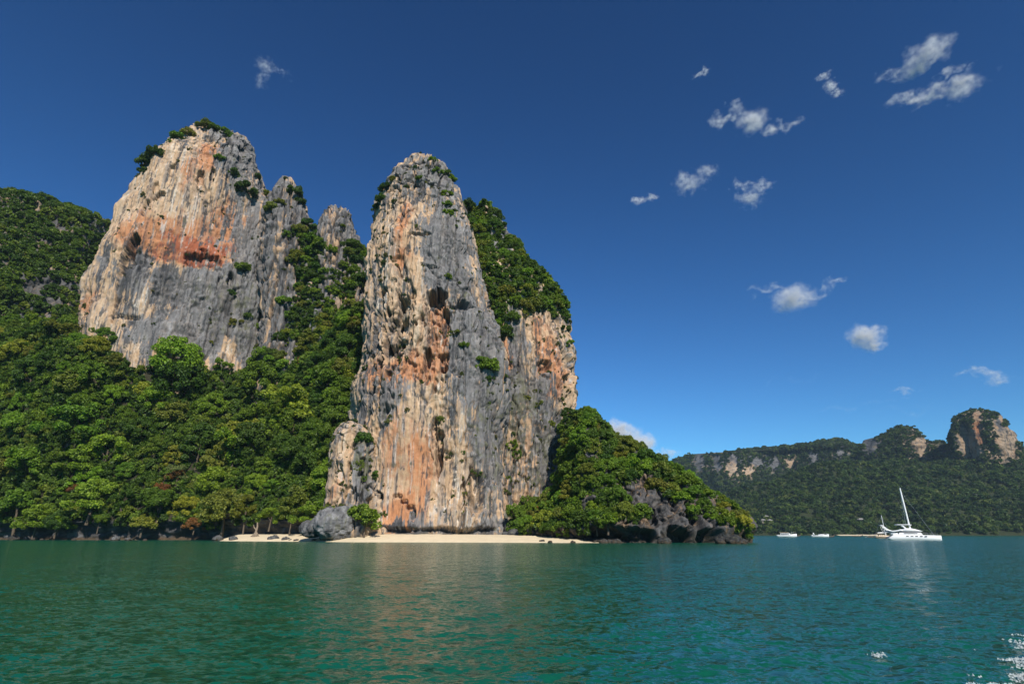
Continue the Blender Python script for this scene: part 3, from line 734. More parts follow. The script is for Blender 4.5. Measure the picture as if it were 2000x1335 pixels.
def small_crown(shape, R, H, nc, per, size, seed, clump):
    return crown_mesh('small_crown', shape, R=R, H=H, nc=nc, per=per, size=size, seed=seed, clump=clump)[0]
SHRUBS = [small_crown('bush', 2.6, 2.2, 16, 60, .36, 101, .9), small_crown('loose', 2.6, 2.4, 18, 55, .36, 102, .85), small_crown('dome', 2.4, 2.6, 18, 55, .36, 103, .85)]
FARCR = [small_crown('dome', 5, 4.5, 26, 22, .95, 111, 1.5), small_crown('loose', 5, 4.5, 26, 22, .95, 112, 1.4), small_crown('flat', 5.2, 3.2, 24, 22, .95, 113, 1.4), small_crown('tall', 4, 5.5, 24, 22, .9, 114, 1.3)]

def poisson(gen, n, dist, seed):
    """keep points of gen(rng, n) that lie at least dist apart"""
    rng = np.random.default_rng(seed); p_ = gen(rng, n); keep = []; cell = {}
    for i, q in enumerate(p_):
        k = tuple(np.floor(q / dist).astype(int)); ok = True
        for a in (-1, 0, 1):
            for b_ in (-1, 0, 1):
                for c_ in (-1, 0, 1):
                    for j in cell.get((k[0] + a, k[1] + b_, k[2] + c_), ()):
                        if ((p_[j] - q) ** 2).sum() < dist * dist: ok = False; break
                    if not ok: break
                if not ok: break
            if not ok: break
        if ok: keep.append(i); cell.setdefault(k, []).append(i)
    return p_[keep]

def pix(p_):
    ct, st_ = cos(TILT), sin(TILT); dz = p_[..., 2] - EYE; fw = p_[..., 1] * ct + dz * st_; up = dz * ct - p_[..., 1] * st_
    return 1000 + F * p_[..., 0] / fw, 667.5 - F * up / fw

def bvh(me):
    n = len(me.vertices); co = np.empty(n * 3, np.float32); me.vertices.foreach_get('co', co)
    return BVHTree.FromPolygons([tuple(x) for x in co.reshape(-1, 3).tolist()], [tuple(p_.vertices) for p_ in me.polygons])
class Ground:
    """casts sight lines on the built rock to find where a thing stands"""
    def __init__(s, *objs): s.t = [bvh(o.data) for o in objs]
    def hit(s, u, v):
        best = None; d = Vector(ray(u, v)).normalized()
        for t in s.t:
            h, n_, i, dist = t.ray_cast(Vector((0, 0, EYE)), d)
            if h is not None and (best is None or dist < best[2]): best = (h, n_, dist)
        return best

# ---- the jungle slope
def pick_colour(w=(.16, .34, .26, .14, .09, .012)):
    return random.choices(['dark green', 'mid green', 'bright green', 'olive green', 'yellow green', 'rust brown'], w)[0]
TREE_KINDS = ['dome', 'dome2', 'flat', 'flat2', 'loose', 'loose2', 'tall']
FORM = {'dome': 'round crowned', 'dome2': 'small round', 'flat': 'layered spreading', 'flat2': 'flat topped', 'loose': 'loose crowned', 'loose2': 'tall loose', 'tall': 'narrow upright'}
TN = {'dome': 'round_tree', 'dome2': 'round_tree', 'flat': 'spreading_tree', 'flat2': 'spreading_tree', 'loose': 'broadleaf_tree', 'loose2': 'broadleaf_tree', 'tall': 'upright_tree'}

def slope_gen(rng, n):
    x = rng.uniform(-340, -58, n); t = rng.uniform(.07, 1.04, n)
    return np.stack(slope_point(x, np.minimum(t, 1)), 1) + np.stack([np.zeros(n), np.maximum(t - 1, 0) * 300, np.maximum(t - 1, 0) * 150], 1)
sp_ = poisson(slope_gen, 5000, 9.6, 3)
def hy(c): return c.replace(' ', '-')
def zone(u, v):
    side = ('at the far left' if u < 170 else 'below the left tower' if u < 470 else 'in the gully' if v < 800 else 'near the grey boulder')
    row = ('by the waterline' if v > 960 else 'low on the slope' if v > 880 else 'in mid slope' if v > 780 else 'high on the slope')
    return side, row
n_tree = 0
for p_ in sp_:
    u, v = pix(p_)
    if not (-60 < u < 735): continue
    if v > 975: p_ = p_ + np.array((0, -4.0, -2.6))
    k = random.choice(TREE_KINDS); col = pick_colour()
    sc = random.choice([random.uniform(.62, .9), random.uniform(.9, 1.25), random.uniform(1.1, 1.75)])
    if v > 960: sc *= .8
    if v < 760: sc *= .85
    sc *= 1.22
    if 225 < u < 300 and 700 < v < 780 or 400 < u < 480 and 690 < v < 740: sc *= .5
    side, row = zone(u, v)
    plant(TN[k], k, p_ + np.array((0, 0, -2.2)), sc, col, f'{hy(col)} {FORM[k]} tree {row} {side}', 'tree', 'jungle trees on the slope below the left tower')
    n_tree += 1
print('slope trees', n_tree)
# named specimens of the slope
SPEC = [
    (345, 712, 'dome', 2.0, 'bright green', 'large dome shaped green tree against the grey foot of the left tower'),
    (180, 735, 'dome', 1.35, 'mid green', 'broad dark domed tree at the lower left corner of the orange tower'),
    (285, 1000, 'bush2', 1.5, 'yellow green', 'light yellow green leafy bush hanging over the dark shore cave'),
    (120, 1005, 'flat2', 1.0, 'bright green', 'bright green spreading tree leaning out over the water at the left shore'),
    (150, 945, 'loose', .7, 'rust brown', 'small tree with rusty red leaves above the left shore'),
    (320, 950, 'loose', .75, 'rust brown', 'brown leaved tree low on the slope above the shore cave'),
    (65, 845, 'dome2', .7, 'olive green', 'yellowish olive tree low on the far left slope'),
    (490, 860, 'dome2', .8, 'yellow green', 'pale yellow green round tree in the lower middle of the slope'),
    (655, 700, 'dome2', .8, 'yellow green', 'yellow green tree in the dark gully between the towers'),
    (640, 975, 'bush3', .9, 'olive green', 'olive scrub growing on top of the huge grey boulder'),
    (1005, 990, 'dome2', .9, 'mid green', 'low round tree at the back of the beach against the set back wall'),
    (1040, 985, 'loose', .85, 'mid green', 'leafy green tree at the right back corner of the beach'),
    (1075, 965, 'dome2', .9, 'olive green', 'olive tree between the beach corner and the headland slope'),
    (715, 1000, 'bush3', 1.7, 'mid green', 'green bush between the huge boulder and the cliff foot'),
    (350, 920, 'loose2', .8, 'pale green', 'pale grey green tree with visible branches low on the slope'),
]
GS = Ground(bpy.data.objects['hillside'], oA, oP, oB, oR, oE)
for u, v, k, sc, col, lab in SPEC:
    h = GS.hit(u, v + 18)
    if h: plant('specimen_tree' if 'tree' in lab else 'shrub', k, np.array(h[0]) + np.array((0, -1.5, -2.5)), sc, col, lab, 'tree' if 'tree' in lab else 'shrub')

ug = poisson(slope_gen, 14000, 3.1, 4)
ug = ug[(pix(ug)[0] > -260)]
rngu = np.random.default_rng(9)
gn_scatter('undergrowth', ug + np.array((0, 0, -1.0)), rngu.uniform(1.0, 1.8, len(ug)), SHRUBS, M['leaf_stuff'], 'dense green undergrowth filling the slope between the trees', 1)

# ---- plants on rock faces: (u, v, kind, size, colour)
def surface_scatter(body, n, dist, seed, keep):
    v = body.v.reshape(body.nz, body.nc, 3); a = v[1:, 1:] - v[:-1, :-1]; b_ = v[1:, :-1] - v[:-1, 1:]
    nn = np.cross(b_, a); ar = np.linalg.norm(nn, axis=2); nn = nn / np.maximum(ar, 1e-9)[..., None]
    ctr = .25 * (v[1:, 1:] + v[:-1, :-1] + v[1:, :-1] + v[:-1, 1:])
    ctr, nn, ar = ctr.reshape(-1, 3), nn.reshape(-1, 3), ar.ravel()
    nn = nn * np.sign((nn * body.n.reshape(body.nz, body.nc, 3)[1:, 1:].reshape(-1, 3)).sum(1) + 1e-9)[:, None]
    m = keep(ctr, nn) & ~body.isb.reshape(body.nz, body.nc)[1:, 1:].ravel()
    ctr, ar = ctr[m], ar[m]
    if len(ctr) == 0: return np.zeros((0, 3))
    def gen(rng, n_): return ctr[rng.choice(len(ctr), n_, p=ar / ar.sum())]
    return poisson(gen, n, dist, seed)

def inpoly(u, v, poly):
    poly = np.array(poly, float); c = np.zeros(len(u), bool); j = len(poly) - 1
    for i in range(len(poly)):
        xi, yi, xj, yj = *poly[i], *poly[j]
        c ^= ((yi > v) != (yj > v)) & (u < (xj - xi) * (v - yi) / (yj - yi + 1e-12) + xi); j = i
    return c

# jungle on the right shoulder of the beach tower
SH = [(895, 375), (925, 390), (960, 402), (1000, 460), (1050, 520), (1100, 590), (1105, 625), (1060, 610), (1020, 600), (985, 655), (960, 610), (945, 540), (925, 470), (905, 420)]
def keep_sh(c, n_): u, v = pix(c); return inpoly(u, v, SH)
rp = surface_scatter(bR, 4000, 5.2, 5, keep_sh)
for p_ in rp:
    u, v = pix(p_); k = random.choice(['bush', 'bush2', 'bush3', 'dome2', 'loose']); sc = random.uniform(.9, 1.5) * (1 if 'bush' in k else .55)
    if ((u - 978) / 22) ** 2 + ((v - 462) / 44) ** 2 < 1 and random.random() < .8: continue
    col = pick_colour((.14, .40, .22, .18, .06, 0))
    where = 'near the summit' if v < 460 else 'in the middle' if v < 540 else 'at the lower rim'
    edge = 'against the sky' if u > 950 + (v - 400) * .72 else 'beside the tower' if u < 950 + (v - 450) * .15 else 'on its face'
    plant('ledge_shrub', k, p_ + np.array((0, .5, -1.2 if 'bush' in k else -3)), sc, col, f'{hy(col)} right shoulder shrub {where} {edge}', 'shrub', 'shrubs on the right shoulder of the beach tower', tilt=.15)
print('shoulder shrubs', len(rp))

# jungle on the low headland
HB = [(1112, 780), (1128, 775), (1180, 840), (1250, 880), (1320, 920), (1380, 955), (1430, 982), (1468, 1012), (1458, 1034), (1400, 1016), (1358, 1000), (1300, 962), (1240, 932), (1200, 940), (1195, 965), (1225, 988), (1255, 1002), (1250, 1016), (1190, 1022), (1130, 1026), (1080, 1032), (1000, 1034), (985, 1000), (1050, 985), (1090, 950)]
def keep_hb(c, n_): u, v = pix(c); return inpoly(u, v, HB)
hp = surface_scatter(bE, 5000, 4.4, 6, keep_hb)
for p_ in hp:
    u, v = pix(p_); big = u < 1230
    k = random.choice(['dome2', 'loose', 'flat2', 'bush2', 'bush3'] if big else ['bush', 'bush2', 'bush3', 'bush2'])
    sc = random.uniform(.85, 1.35) * (1 if 'bush' in k else .62)
    if u > 1350: sc *= .75
    col = pick_colour((.16, .34, .24, .20, .06, .01))
    where = 'headland beach end' if u < 1130 else 'inner headland' if u < 1230 else 'middle headland' if u < 1340 else 'headland tip'
    row = 'on the skyline' if v < np.interp(u, [q[0] for q in HB[:8]], [q[1] for q in HB[:8]]) + 26 else 'above bare rock' if v > 940 else 'on the upper flank'
    tree = 'bush' not in k
    plant('headland_tree' if tree else 'headland_shrub', k, p_ + np.array((0, .4, -1.0 if not tree else -2.8)), sc, col, f'{hy(col)} {"tree" if tree else "bush"} {row}, {where}', 'tree' if tree else 'shrub', 'trees and bushes on the low headland')
print('headland plants', len(hp))
def keep_hb2(c, n_): u, v = pix(c); return inpoly(u, v, HB)
hu = surface_scatter(bE, 6000, 2.8, 16, keep_hb2)
gn_scatter('headland_undergrowth', hu + np.array((0, .3, -1.0)), rngu.uniform(.7, 1.3, len(hu)), SHRUBS, M['leaf_stuff'], 'low green scrub covering the headland', 2)
su = surface_scatter(bR, 7000, 2.9, 17, lambda c, n_: keep_sh(c, n_) & ~((((pix(c)[0] - 978) / 20) ** 2 + ((pix(c)[1] - 462) / 42) ** 2 < 1) & (fbm(c / 6, 2, 3) > -.25)))
gn_scatter('shoulder_undergrowth', su + np.array((0, .3, -1.0)), rngu.uniform(.9, 1.6, len(su)), SHRUBS, M['leaf_stuff'], 'dark scrub covering the right shoulder of the beach tower', 3)

# forest on the far left hill
HC = [(-300, 470), (-160, 395), (-60, 380), (60, 365), (120, 372), (190, 390), (215, 440), (210, 500), (190, 560), (165, 640), (160, 700), (-300, 720)]
def keep_hc(c, n_):
    u, v = pix(c); bare = (fbm(c / (14, 14, 20), 2, 5) > .12) & (((u - 150) / 60) ** 2 + ((v - 430) / 45) ** 2 < 1) | (((u - 95) / 70) ** 2 + ((v - 570) / 32) ** 2 < 1) & (fbm(c / 10, 2, 9) > -.1)
    return inpoly(u, v, HC) & ~bare
cp = surface_scatter(bC, 14000, 3.7, 7, keep_hc)
gn_scatter('hill_forest', cp + np.array((0, .5, -1.5)), rngu.uniform(1.2, 2.2, len(cp)), SHRUBS, M['leaf_stuff'], 'dark green forest covering the hill at the left edge', 4)

# bushes on the ledges and tops of the two towers
GB = Ground(oA, oB, oR, oP, *[o for o in bpy.data.objects if o.name.startswith('rock_pinnacle')])
T_A, T_B, T_G = 'left tower', 'beach tower', 'gully between the towers'
LEDGE = [
    (286, 320, 'bush2', 1.25, T_A, 'clump of dark shrubs on the upper left corner'), (302, 300, 'bush', 1.1, T_A, 'dark shrub at the left end of the summit ridge'), (280, 338, 'bush3', .8, T_A, 'small dark shrub hanging below the upper left corner'),
    (345, 268, 'bush', .9, T_A, 'shrub on the sloping left part of the summit'), (365, 262, 'bush2', .9, T_A, 'shrub halfway along the summit ridge'), (400, 248, 'bush2', 1.1, T_A, 'bushy green shrub crowning the very top'),
    (420, 247, 'bush', .8, T_A, 'flat shrub just right of the very top'), (330, 278, 'bush3', .6, T_A, 'tiny shrub on the left shoulder of the summit'), (440, 265, 'bush3', .8, T_A, 'small shrub on the grey summit rock'),
    (428, 308, 'bush', .7, T_A, 'small shrub below the grey summit rock'), (455, 345, 'bush3', .9, T_A, 'shrub above the dark ledge bush'), (478, 372, 'bush2', 1.5, T_A, 'large dark bush on the ledge right of the orange face'),
    (500, 345, 'bush', .7, T_A, 'dark shrub at the right skyline notch'), (520, 385, 'bush3', 1.0, T_A, 'shrub in the notch beside the jagged spire'), (530, 408, 'bush2', 1.0, T_A, 'green shrub below the jagged spire'), (545, 395, 'bush', .8, T_A, 'small shrub on the flank of the jagged spire'),
    (575, 375, 'bush2', 1.1, T_A, 'dark shrub on the right edge of the jagged spire'), (585, 395, 'bush', .9, T_A, 'lower dark shrub behind the jagged spire'),
    (473, 525, 'bush', 1.25, T_A, 'round green bush growing alone on the grey face'), (450, 575, 'bush3', .7, T_A, 'small green bush under the dark cleft of the grey face'), (482, 618, 'bush', .75, T_A, 'round dark bush low on the grey face'), (460, 632, 'bush3', .9, T_A, 'olive bush left of a round dark bush on the grey face'),
    (500, 640, 'bush3', .7, T_A, 'thin shrub at the lower right of the grey face'), (412, 668, 'bush3', .6, T_A, 'small shrub above the large domed tree'), (180, 640, 'drape', .5, T_A, 'green creeper on the lower left edge'), (410, 590, 'bush3', .35, T_A, 'tiny tuft in the middle of the grey face'),
    (560, 460, 'bush3', .8, T_A, 'shrub on the rock right of the grey face'), (555, 590, 'bush2', 1.1, T_A, 'light green bush on the right flank'), (585, 560, 'bush', 1.0, T_A, 'bush on the upper right flank'), (525, 690, 'bush2', 1.0, T_A, 'dark bush at the right foot of the grey face'),
    (755, 368, 'bush2', 1.15, T_B, 'dark shrub on the upper left edge'), (745, 388, 'bush', 1.0, T_B, 'lower dark shrub on the upper left edge'), (738, 405, 'bush3', .8, T_B, 'small dark shrub hanging at the left edge'), (768, 352, 'bush3', .7, T_B, 'small shrub left of the grey summit'),
    (845, 312, 'bush', .7, T_B, 'light green shrub on the summit'), (812, 325, 'bush3', .6, T_B, 'dark shrub on the left of the summit'), (855, 335, 'bush2', .8, T_B, 'shrub in the grey rock below the summit'), (820, 348, 'bush', .65, T_B, 'shrub on the first ledge below the summit'), (830, 355, 'bush3', .5, T_B, 'tiny shrub on the first ledge below the summit'),
    (875, 335, 'bush2', .8, T_B, 'shrub on the right skyline below the summit'), (883, 350, 'bush', .8, T_B, 'lower shrub on the right skyline'), (868, 380, 'bush3', 1.0, T_B, 'shrub in the grey cleft under the summit'), (872, 398, 'bush2', .8, T_B, 'bright shrub lower in the grey cleft'), (876, 418, 'bush3', .8, T_B, 'shrub at the lower end of the grey cleft'),
    (890, 440, 'bush3', .5, T_B, 'small tuft on the right grey edge'), (815, 440, 'bush3', .55, T_B, 'olive tuft on the horizontal crack'), (875, 540, 'bush3', .7, T_B, 'slim green bush on the grey streak'), (885, 650, 'bush3', .8, T_B, 'olive bush right of the cave'), (907, 672, 'bush', .9, T_B, 'round bush on the right part of the face'),
    (950, 712, 'bush2', 1.55, T_B, 'large green bush standing out from the right part of the face'), (938, 700, 'bush', .8, T_B, 'small bush beside the large bush of the face'), (955, 740, 'bush3', .8, T_B, 'dark bush under the large bush of the face'), (955, 785, 'drape', .45, T_B, 'hanging creeper below the large bush of the face'),
    (862, 818, 'bush3', .7, T_B, 'dry bush in the middle of the face'), (930, 850, 'bush3', .55, T_B, 'small dry bush on the column right of the smooth slab'), (905, 880, 'drape', .5, T_B, 'long creeper on the columns right of the smooth slab'), (932, 925, 'bush3', .9, T_B, 'dark bush above the cleft of the columns'), (905, 930, 'bush', .6, T_B, 'green bush low on the columns'), (908, 960, 'drape', .5, T_B, 'low creeper on the columns'), (905, 1000, 'bush3', .6, T_B, 'dry bush at the foot of the columns'),
    (1000, 860, 'drape', .9, T_B, 'long green curtain of creeper in the groove'), (1010, 880, 'drape', .7, T_B, 'second curtain of creeper in the groove'), (990, 930, 'drape', .7, T_B, 'lower curtain of creeper in the groove'), (1050, 790, 'bush3', .8, T_B, 'olive bush on the set back wall'), (1030, 780, 'bush3', .7, T_B, 'small olive bush on the set back wall'), (1075, 830, 'bush3', .7, T_B, 'thin bush low on the set back wall'), (1100, 830, 'bush', .6, T_B, 'green tuft near the right edge'),
    (1045, 760, 'drape', .5, T_B, 'faded creeper on the set back wall'), (1105, 640, 'bush2', .8, T_B, 'dark bush on the right skyline'), (1112, 672, 'bush3', .7, T_B, 'small bush on the right skyline'), (1100, 655, 'drape', .5, T_B, 'creeper hanging at the right skyline'), (1025, 610, 'bush3', .9, T_B, 'yellowish bush under the jungle of the shoulder'), (975, 630, 'bush2', 1.0, T_B, 'bright bush at the lower tip of the shoulder jungle'),
    (710, 855, 'bush2', 1.2, T_B, 'dark green bush behind the low pillar'), (700, 900, 'drape', .8, T_B, 'grassy creeper behind the low pillar'), (735, 930, 'bush3', .8, T_B, 'grey green bush right of the low pillar'), (712, 930, 'drape', .6, T_B, 'thin creeper right of the low pillar'), (715, 720, 'bush3', .8, T_B, 'shrub on the shaded left edge'),
    (600, 440, 'bush2', 1.2, T_G, 'dark shrub left of the blunt spire'), (605, 470, 'bush', 1.4, T_G, 'large shrub left of the blunt spire'), (625, 478, 'bush2', 1.2, T_G, 'green shrub in front of the blunt spire'), (610, 500, 'bush3', 1.3, T_G, 'shrub below the left of the blunt spire'), (645, 490, 'bush', 1.1, T_G, 'shrub on the chest of the blunt spire'), (585, 450, 'bush', 1.2, T_G, 'upper shrub of the green saddle'), (580, 500, 'bush2', 1.2, T_G, 'lower shrub of the green saddle'),
    (690, 480, 'bush2', 1.2, T_G, 'dark shrub on the right edge of the blunt spire'), (700, 510, 'bush', 1.3, T_G, 'dark shrub right of the blunt spire'), (705, 545, 'bush2', 1.3, T_G, 'shaded shrub high in the cleft'), (690, 560, 'bush3', 1.3, T_G, 'shaded shrub lower in the cleft'), (715, 500, 'bush3', .9, T_G, 'shrub at the skyline notch beside the beach tower'), (670, 440, 'bush3', .6, T_G, 'small shrub near the top of the blunt spire'), (640, 640, 'bush2', 1.3, T_G, 'broad bush under the cream stained rock'), (560, 620, 'bush', 1.2, T_G, 'bush at the upper left'),
]
for u, v, k, sc, tw, lab in LEDGE:
    h = GB.hit(u, v)
    if h is None:
        for dv in (4, 8, 12, 18, 26, 36):
            h = GB.hit(u + (3 if u < 830 and u > 720 else -3), v + dv)
            if h: break
    if h is None: print('no rock under', u, v, lab); continue
    col = 'olive green' if 'olive' in lab or 'dry' in lab or 'grassy' in lab or 'faded' in lab else 'dark green' if 'dark' in lab or 'shaded' in lab else 'bright green' if 'bright' in lab or 'light' in lab else 'yellow green' if 'yellowish' in lab else random.choice(['mid green', 'bright green', 'mid green', 'olive green'])  # shaded shrubs get dark leaves, the shade put into their colour
    k_ = h[2] / 290 * .9 + .1
    nm = 'creeper' if k == 'drape' else 'cliff_shrub'
    plant(nm, k, np.array(h[0]) + np.array((0, -.2 if k == 'drape' else .6, 0 if k == 'drape' else -1.6 * sc)), sc * k_ * (1.15 if sc > .6 else .75), col, f'{lab} of the {tw}' if tw != T_G else f'{lab} in the {tw}', 'creeper' if k == 'drape' else 'shrub', 'shrubs and creepers on the cliff faces', tilt=.04, rz=random.uniform(-.3, .3) if k == 'drape' else None)

# the green saddle on the right flank of the left tower and round the spires
GP = [(578, 440), (605, 430), (625, 470), (650, 480), (690, 470), (722, 500), (722, 700), (690, 740), (470, 740), (500, 680), (560, 640), (590, 560), (565, 500)]
def keep_gp(c, n_):
    u, v = pix(c); return inpoly(u, v, GP) & (fbm(c / (13, 13, 18), 3, 4) > -.08)
gl = 0
for bod in (bA, bS1, bS2):
    for p_ in surface_scatter(bod, 2000, 4.8, 51, keep_gp):
        u, v = pix(p_); k = random.choice(['bush', 'bush2', 'bush3', 'dome2', 'loose']); sc = random.uniform(.8, 1.5) * (1 if 'bush' in k else .6)
        if v < 500: sc *= .75
        col = pick_colour((.3, .34, .2, .12, .04, 0)); row = 'high' if v < 540 else 'halfway up' if v < 640 else 'low'
        side = 'on the left tower flank' if u < 590 else 'under the blunt spire' if u < 670 else 'beside the beach tower'
        plant('gully_shrub', k, p_ + np.array((.3, .5, -1.3 if 'bush' in k else -2.8)), sc, col, f'{hy(col)} gully shrub {row} {side}', 'shrub', 'shrubs in the gully between the towers', tilt=.15); gl += 1
gu = np.vstack([surface_scatter(bod, 3000, 2.8, 52, keep_gp) for bod in (bA, bS1, bS2)])
gn_scatter('gully_undergrowth', gu + np.array((.2, .3, -1.0)), rngu.uniform(.6, 1.3, len(gu)), SHRUBS, M['leaf_stuff'], 'scrub filling the gully between the two towers', 5)
print('gully shrubs', gl)
# small dry tufts rooted in cracks all over the rock
def keep_t(c, n_):
    m = (fbm(c / (10, 10, 16), 3, 14) + .5 * n_[:, 2] > .12)
    return m & (c[:, 2] > 9)
TU = np.vstack([surface_scatter(bod, 1500, 2.0, 61, keep_t)[:nm] for bod, nm in ((bA, 380), (bB, 330), (bR, 420), (bP, 60), (bS1, 90), (bS2, 90))])
M['leaf_dry'] = leaf_material('tuft_leaves', [(0, (.050, .085, .014)), (.5, (.095, .120, .025)), (1, (.150, .135, .050))])
gn_scatter('cliff_tufts', TU + np.array((0, .25, -.3)), np.random.default_rng(8).uniform(.12, .38, len(TU)) * np.random.default_rng(9).choice([1, 1, 1.7], len(TU)) , SHRUBS, M['leaf_dry'], 'small tufts of grass and scrub rooted in cracks of the cliffs', 9)

# ------------------------------------------------------------------ rocks and driftwood on the shore
def boulder(name, loc, size, seed, label, cat='boulder', group=None, tone=.6, n=5):
    import bmesh
    bm = bmesh.new(); bmesh.ops.create_icosphere(bm, subdivisions=n, radius=1.0)
    me = bpy.data.meshes.new(name); bm.to_mesh(me); bm.free()
    co = np.empty(len(me.vertices) * 3, np.float32); me.vertices.foreach_get('co', co); co = co.reshape(-1, 3).astype(float)
    p_ = co * np.array(size)
    m = float(np.mean(size)); q = p_ + seed * 13.7
    d = .28 * m * fbm(q / (m * 1.1), 3, seed) + .16 * m * (ridged(q / (m * .7), 4, seed + 2, .6) - .6) + .05 * m * fbm(q / (m * .18), 3, seed + 3)
    p_ = p_ + co * d[:, None]
    p_[:, 2] = np.where(p_[:, 2] < -.35 * size[2], p_[:, 2] * .9, p_[:, 2])
    me.vertices.foreach_set('co', p_.astype(np.float32).ravel()); me.polygons.foreach_set('use_smooth', np.ones(len(me.polygons), bool))
    n3 = fbm(q / (m * .4), 4, seed + 5); n4 = fbm(q / (m * .15 * np.array((1, 1, 5))), 3, seed + 6)
    c = np.tile(GREY * tone, (len(p_), 1)); c = mixc(c, sstep(.0, .5, n3 + .6 * n4), GREY * 1.7 * tone); c = mixc(c, sstep(.1, .6, -n3 - .4 * n4), GREY * .5 * tone)
    c = mixc(c, sstep(.25, .6, n4 + .3 * n3) * .6, OLIVE * .8)
    c = mixc(c, sstep(.9, .2, (p_[:, 2] + loc[2]) + .8 * n3), np.array((.065, .048, .030)))
    set_col(me, c); me.update()
    o = put(name, me, M['rock'], label=label, category=cat)
    if group: o['group'] = group
    o.location = loc
    return o
pb = on_water(640, 1057.6)
boulder('boulder', (pb[0] + .5, pb[1] + 5.5, 5.4), (7.9, 6.0, 6.4), 4, 'huge rounded grey boulder with moss standing at the left end of the sand', n=6, tone=.85)
boulder('boulder', (pb[0] - 7.2, pb[1] + 5, 4.2), (4.2, 4.0, 3.2), 9, 'smaller overhanging grey rock leaning on the left of the huge boulder')
RK = [(15, 1050, 2.6, 'knobbly grey rock at the water on the far left edge'), (30, 1046, 1.6, 'cream topped rock stump beside the knobbly grey rock'), (52, 1049, 1.3, 'small pinkish rock on the far left waterline'), (75, 1052, 1.0, 'flat wet stone on the far left waterline'),
      (140, 1054, 1.2, 'low brown ledge stone under the left shore cave'), (215, 1050, 2.2, 'pale mossy rock mound in front of the shore cave'), (245, 1052, 1.5, 'smaller brown rock right of the pale mossy mound'), (185, 1053, 1.1, 'long wet brown stone left of the pale mossy mound'), (280, 1054, 1.0, 'brown stone at the left end of the sand strip'),
      (410, 1047, 2.4, 'tan rock ledge behind the narrow sand strip'), (440, 1046, 2.0, 'dark tan rock left of the bleached roots'), (520, 1046, 2.4, 'tan rock right of the bleached roots'), (548, 1048, 1.8, 'low tan rock on the sand between roots and boulder'), (575, 1052, 1.3, 'light tan stone left of the huge boulder'), (562, 1051, .9, 'small tan stone on the narrow sand strip'), (655, 1057, 1.1, 'wet brown stone under the huge boulder'), (612, 1056, .9, 'small brown stone left under the huge boulder'),
      (1060, 1050, .7, 'small dark stone on the right part of the sand'), (1075, 1052, .6, 'second dark stone on the right part of the sand'), (1120, 1053, .6, 'dark stone near the right end of the sand'), (1180, 1056, 1.1, 'brown rock at the right end of the beach'), (1205, 1057, 1.2, 'brown wave cut rock left under the headland'), (1010, 1030, 2.6, 'cream and black rock with holes at the foot of the cliff'), (990, 1035, 1.7, 'pitted grey rock left of the cream and black rock'), (1035, 1036, 1.5, 'low dark rock at the back of the beach'),
      (1445, 1058, 2.2, 'outermost dark rock at the tip of the headland'), (1420, 1060, 1.8, 'dark rock just inside the tip of the headland'), (1300, 1060, 1.6, 'wave cut brown rock in the middle of the headland foot'), (1462, 1052, 1.2, 'small low rock off the headland tip')]
for i, (u, v, r_, lab) in enumerate(RK):
    r_ *= .68 if u < 600 else 1.0
    q = on_water(u, np.interp(u, (0, 600, 1000, 1300, 1460), (1054.0, 1057, 1058.8, 1061, 1062)))
    extra = (1053 - v) * .55 if v < 1053 else 0
    if u > 1400: extra = 2
    if 980 < u < 1050: extra = 17
    boulder('rock', (q[0], q[1] + 1.0 + extra * 1.3, r_ * .25 + max(0, extra) * .09), (r_ * 1.2, r_, r_ * .75), 20 + i, lab, 'rock', 'rocks along the shore', tone=.5 if 'tan' in lab or 'cream' in lab or 'pale' in lab else .2, n=4)

def dead_roots():
    q = on_water(490, 1055.8)
    v, f = [], []
    tube(v, f, [(0, 0, 6.5), (.2, .1, 5), (0, 0, 3.6), (-.2, 0, 2.2)], [.25, .32, .42, .4], 8)
    e = empty('dead_tree', (q[0], q[1] + 3.5, .2), label='bleached stump standing on bare twisted roots on the narrow sand strip', category='dead tree')
    put('stump', mesh_np('stump', np.array(v), np.array(f)), M['bleached'], e)
    rr = random.Random(3)
    for k, (dx, dy, w_) in enumerate([(-2.6, -.5, .34), (-1.2, -1.0, .42), (.4, -1.2, .45), (1.6, -.8, .36), (3.2, -.2, .26), (-4.0, .3, .22), (.9, 1.0, .3)]):
        v, f = [], []
        tube(v, f, [(dx * .08, dy * .1, 2.9), (dx * .3, dy * .4, 1.9), (dx * .62 + rr.uniform(-.3, .3), dy * .8, .8), (dx, dy, -.5)], [w_ * .7, w_ * .62, w_ * .5, w_ * .3], 7)
        put('root', mesh_np('root', np.array(v), np.array(f)), M['bleached'], e)
    v, f = [], []
    tube(v, f, [(-.1, 0, 3.8), (-.9, -.2, 4.6), (-1.3, -.2, 5.6)], [.3, .22, .1], 6)
    put('broken_branch', mesh_np('broken_branch', np.array(v), np.array(f)), M['bleached'], e)
dead_roots()

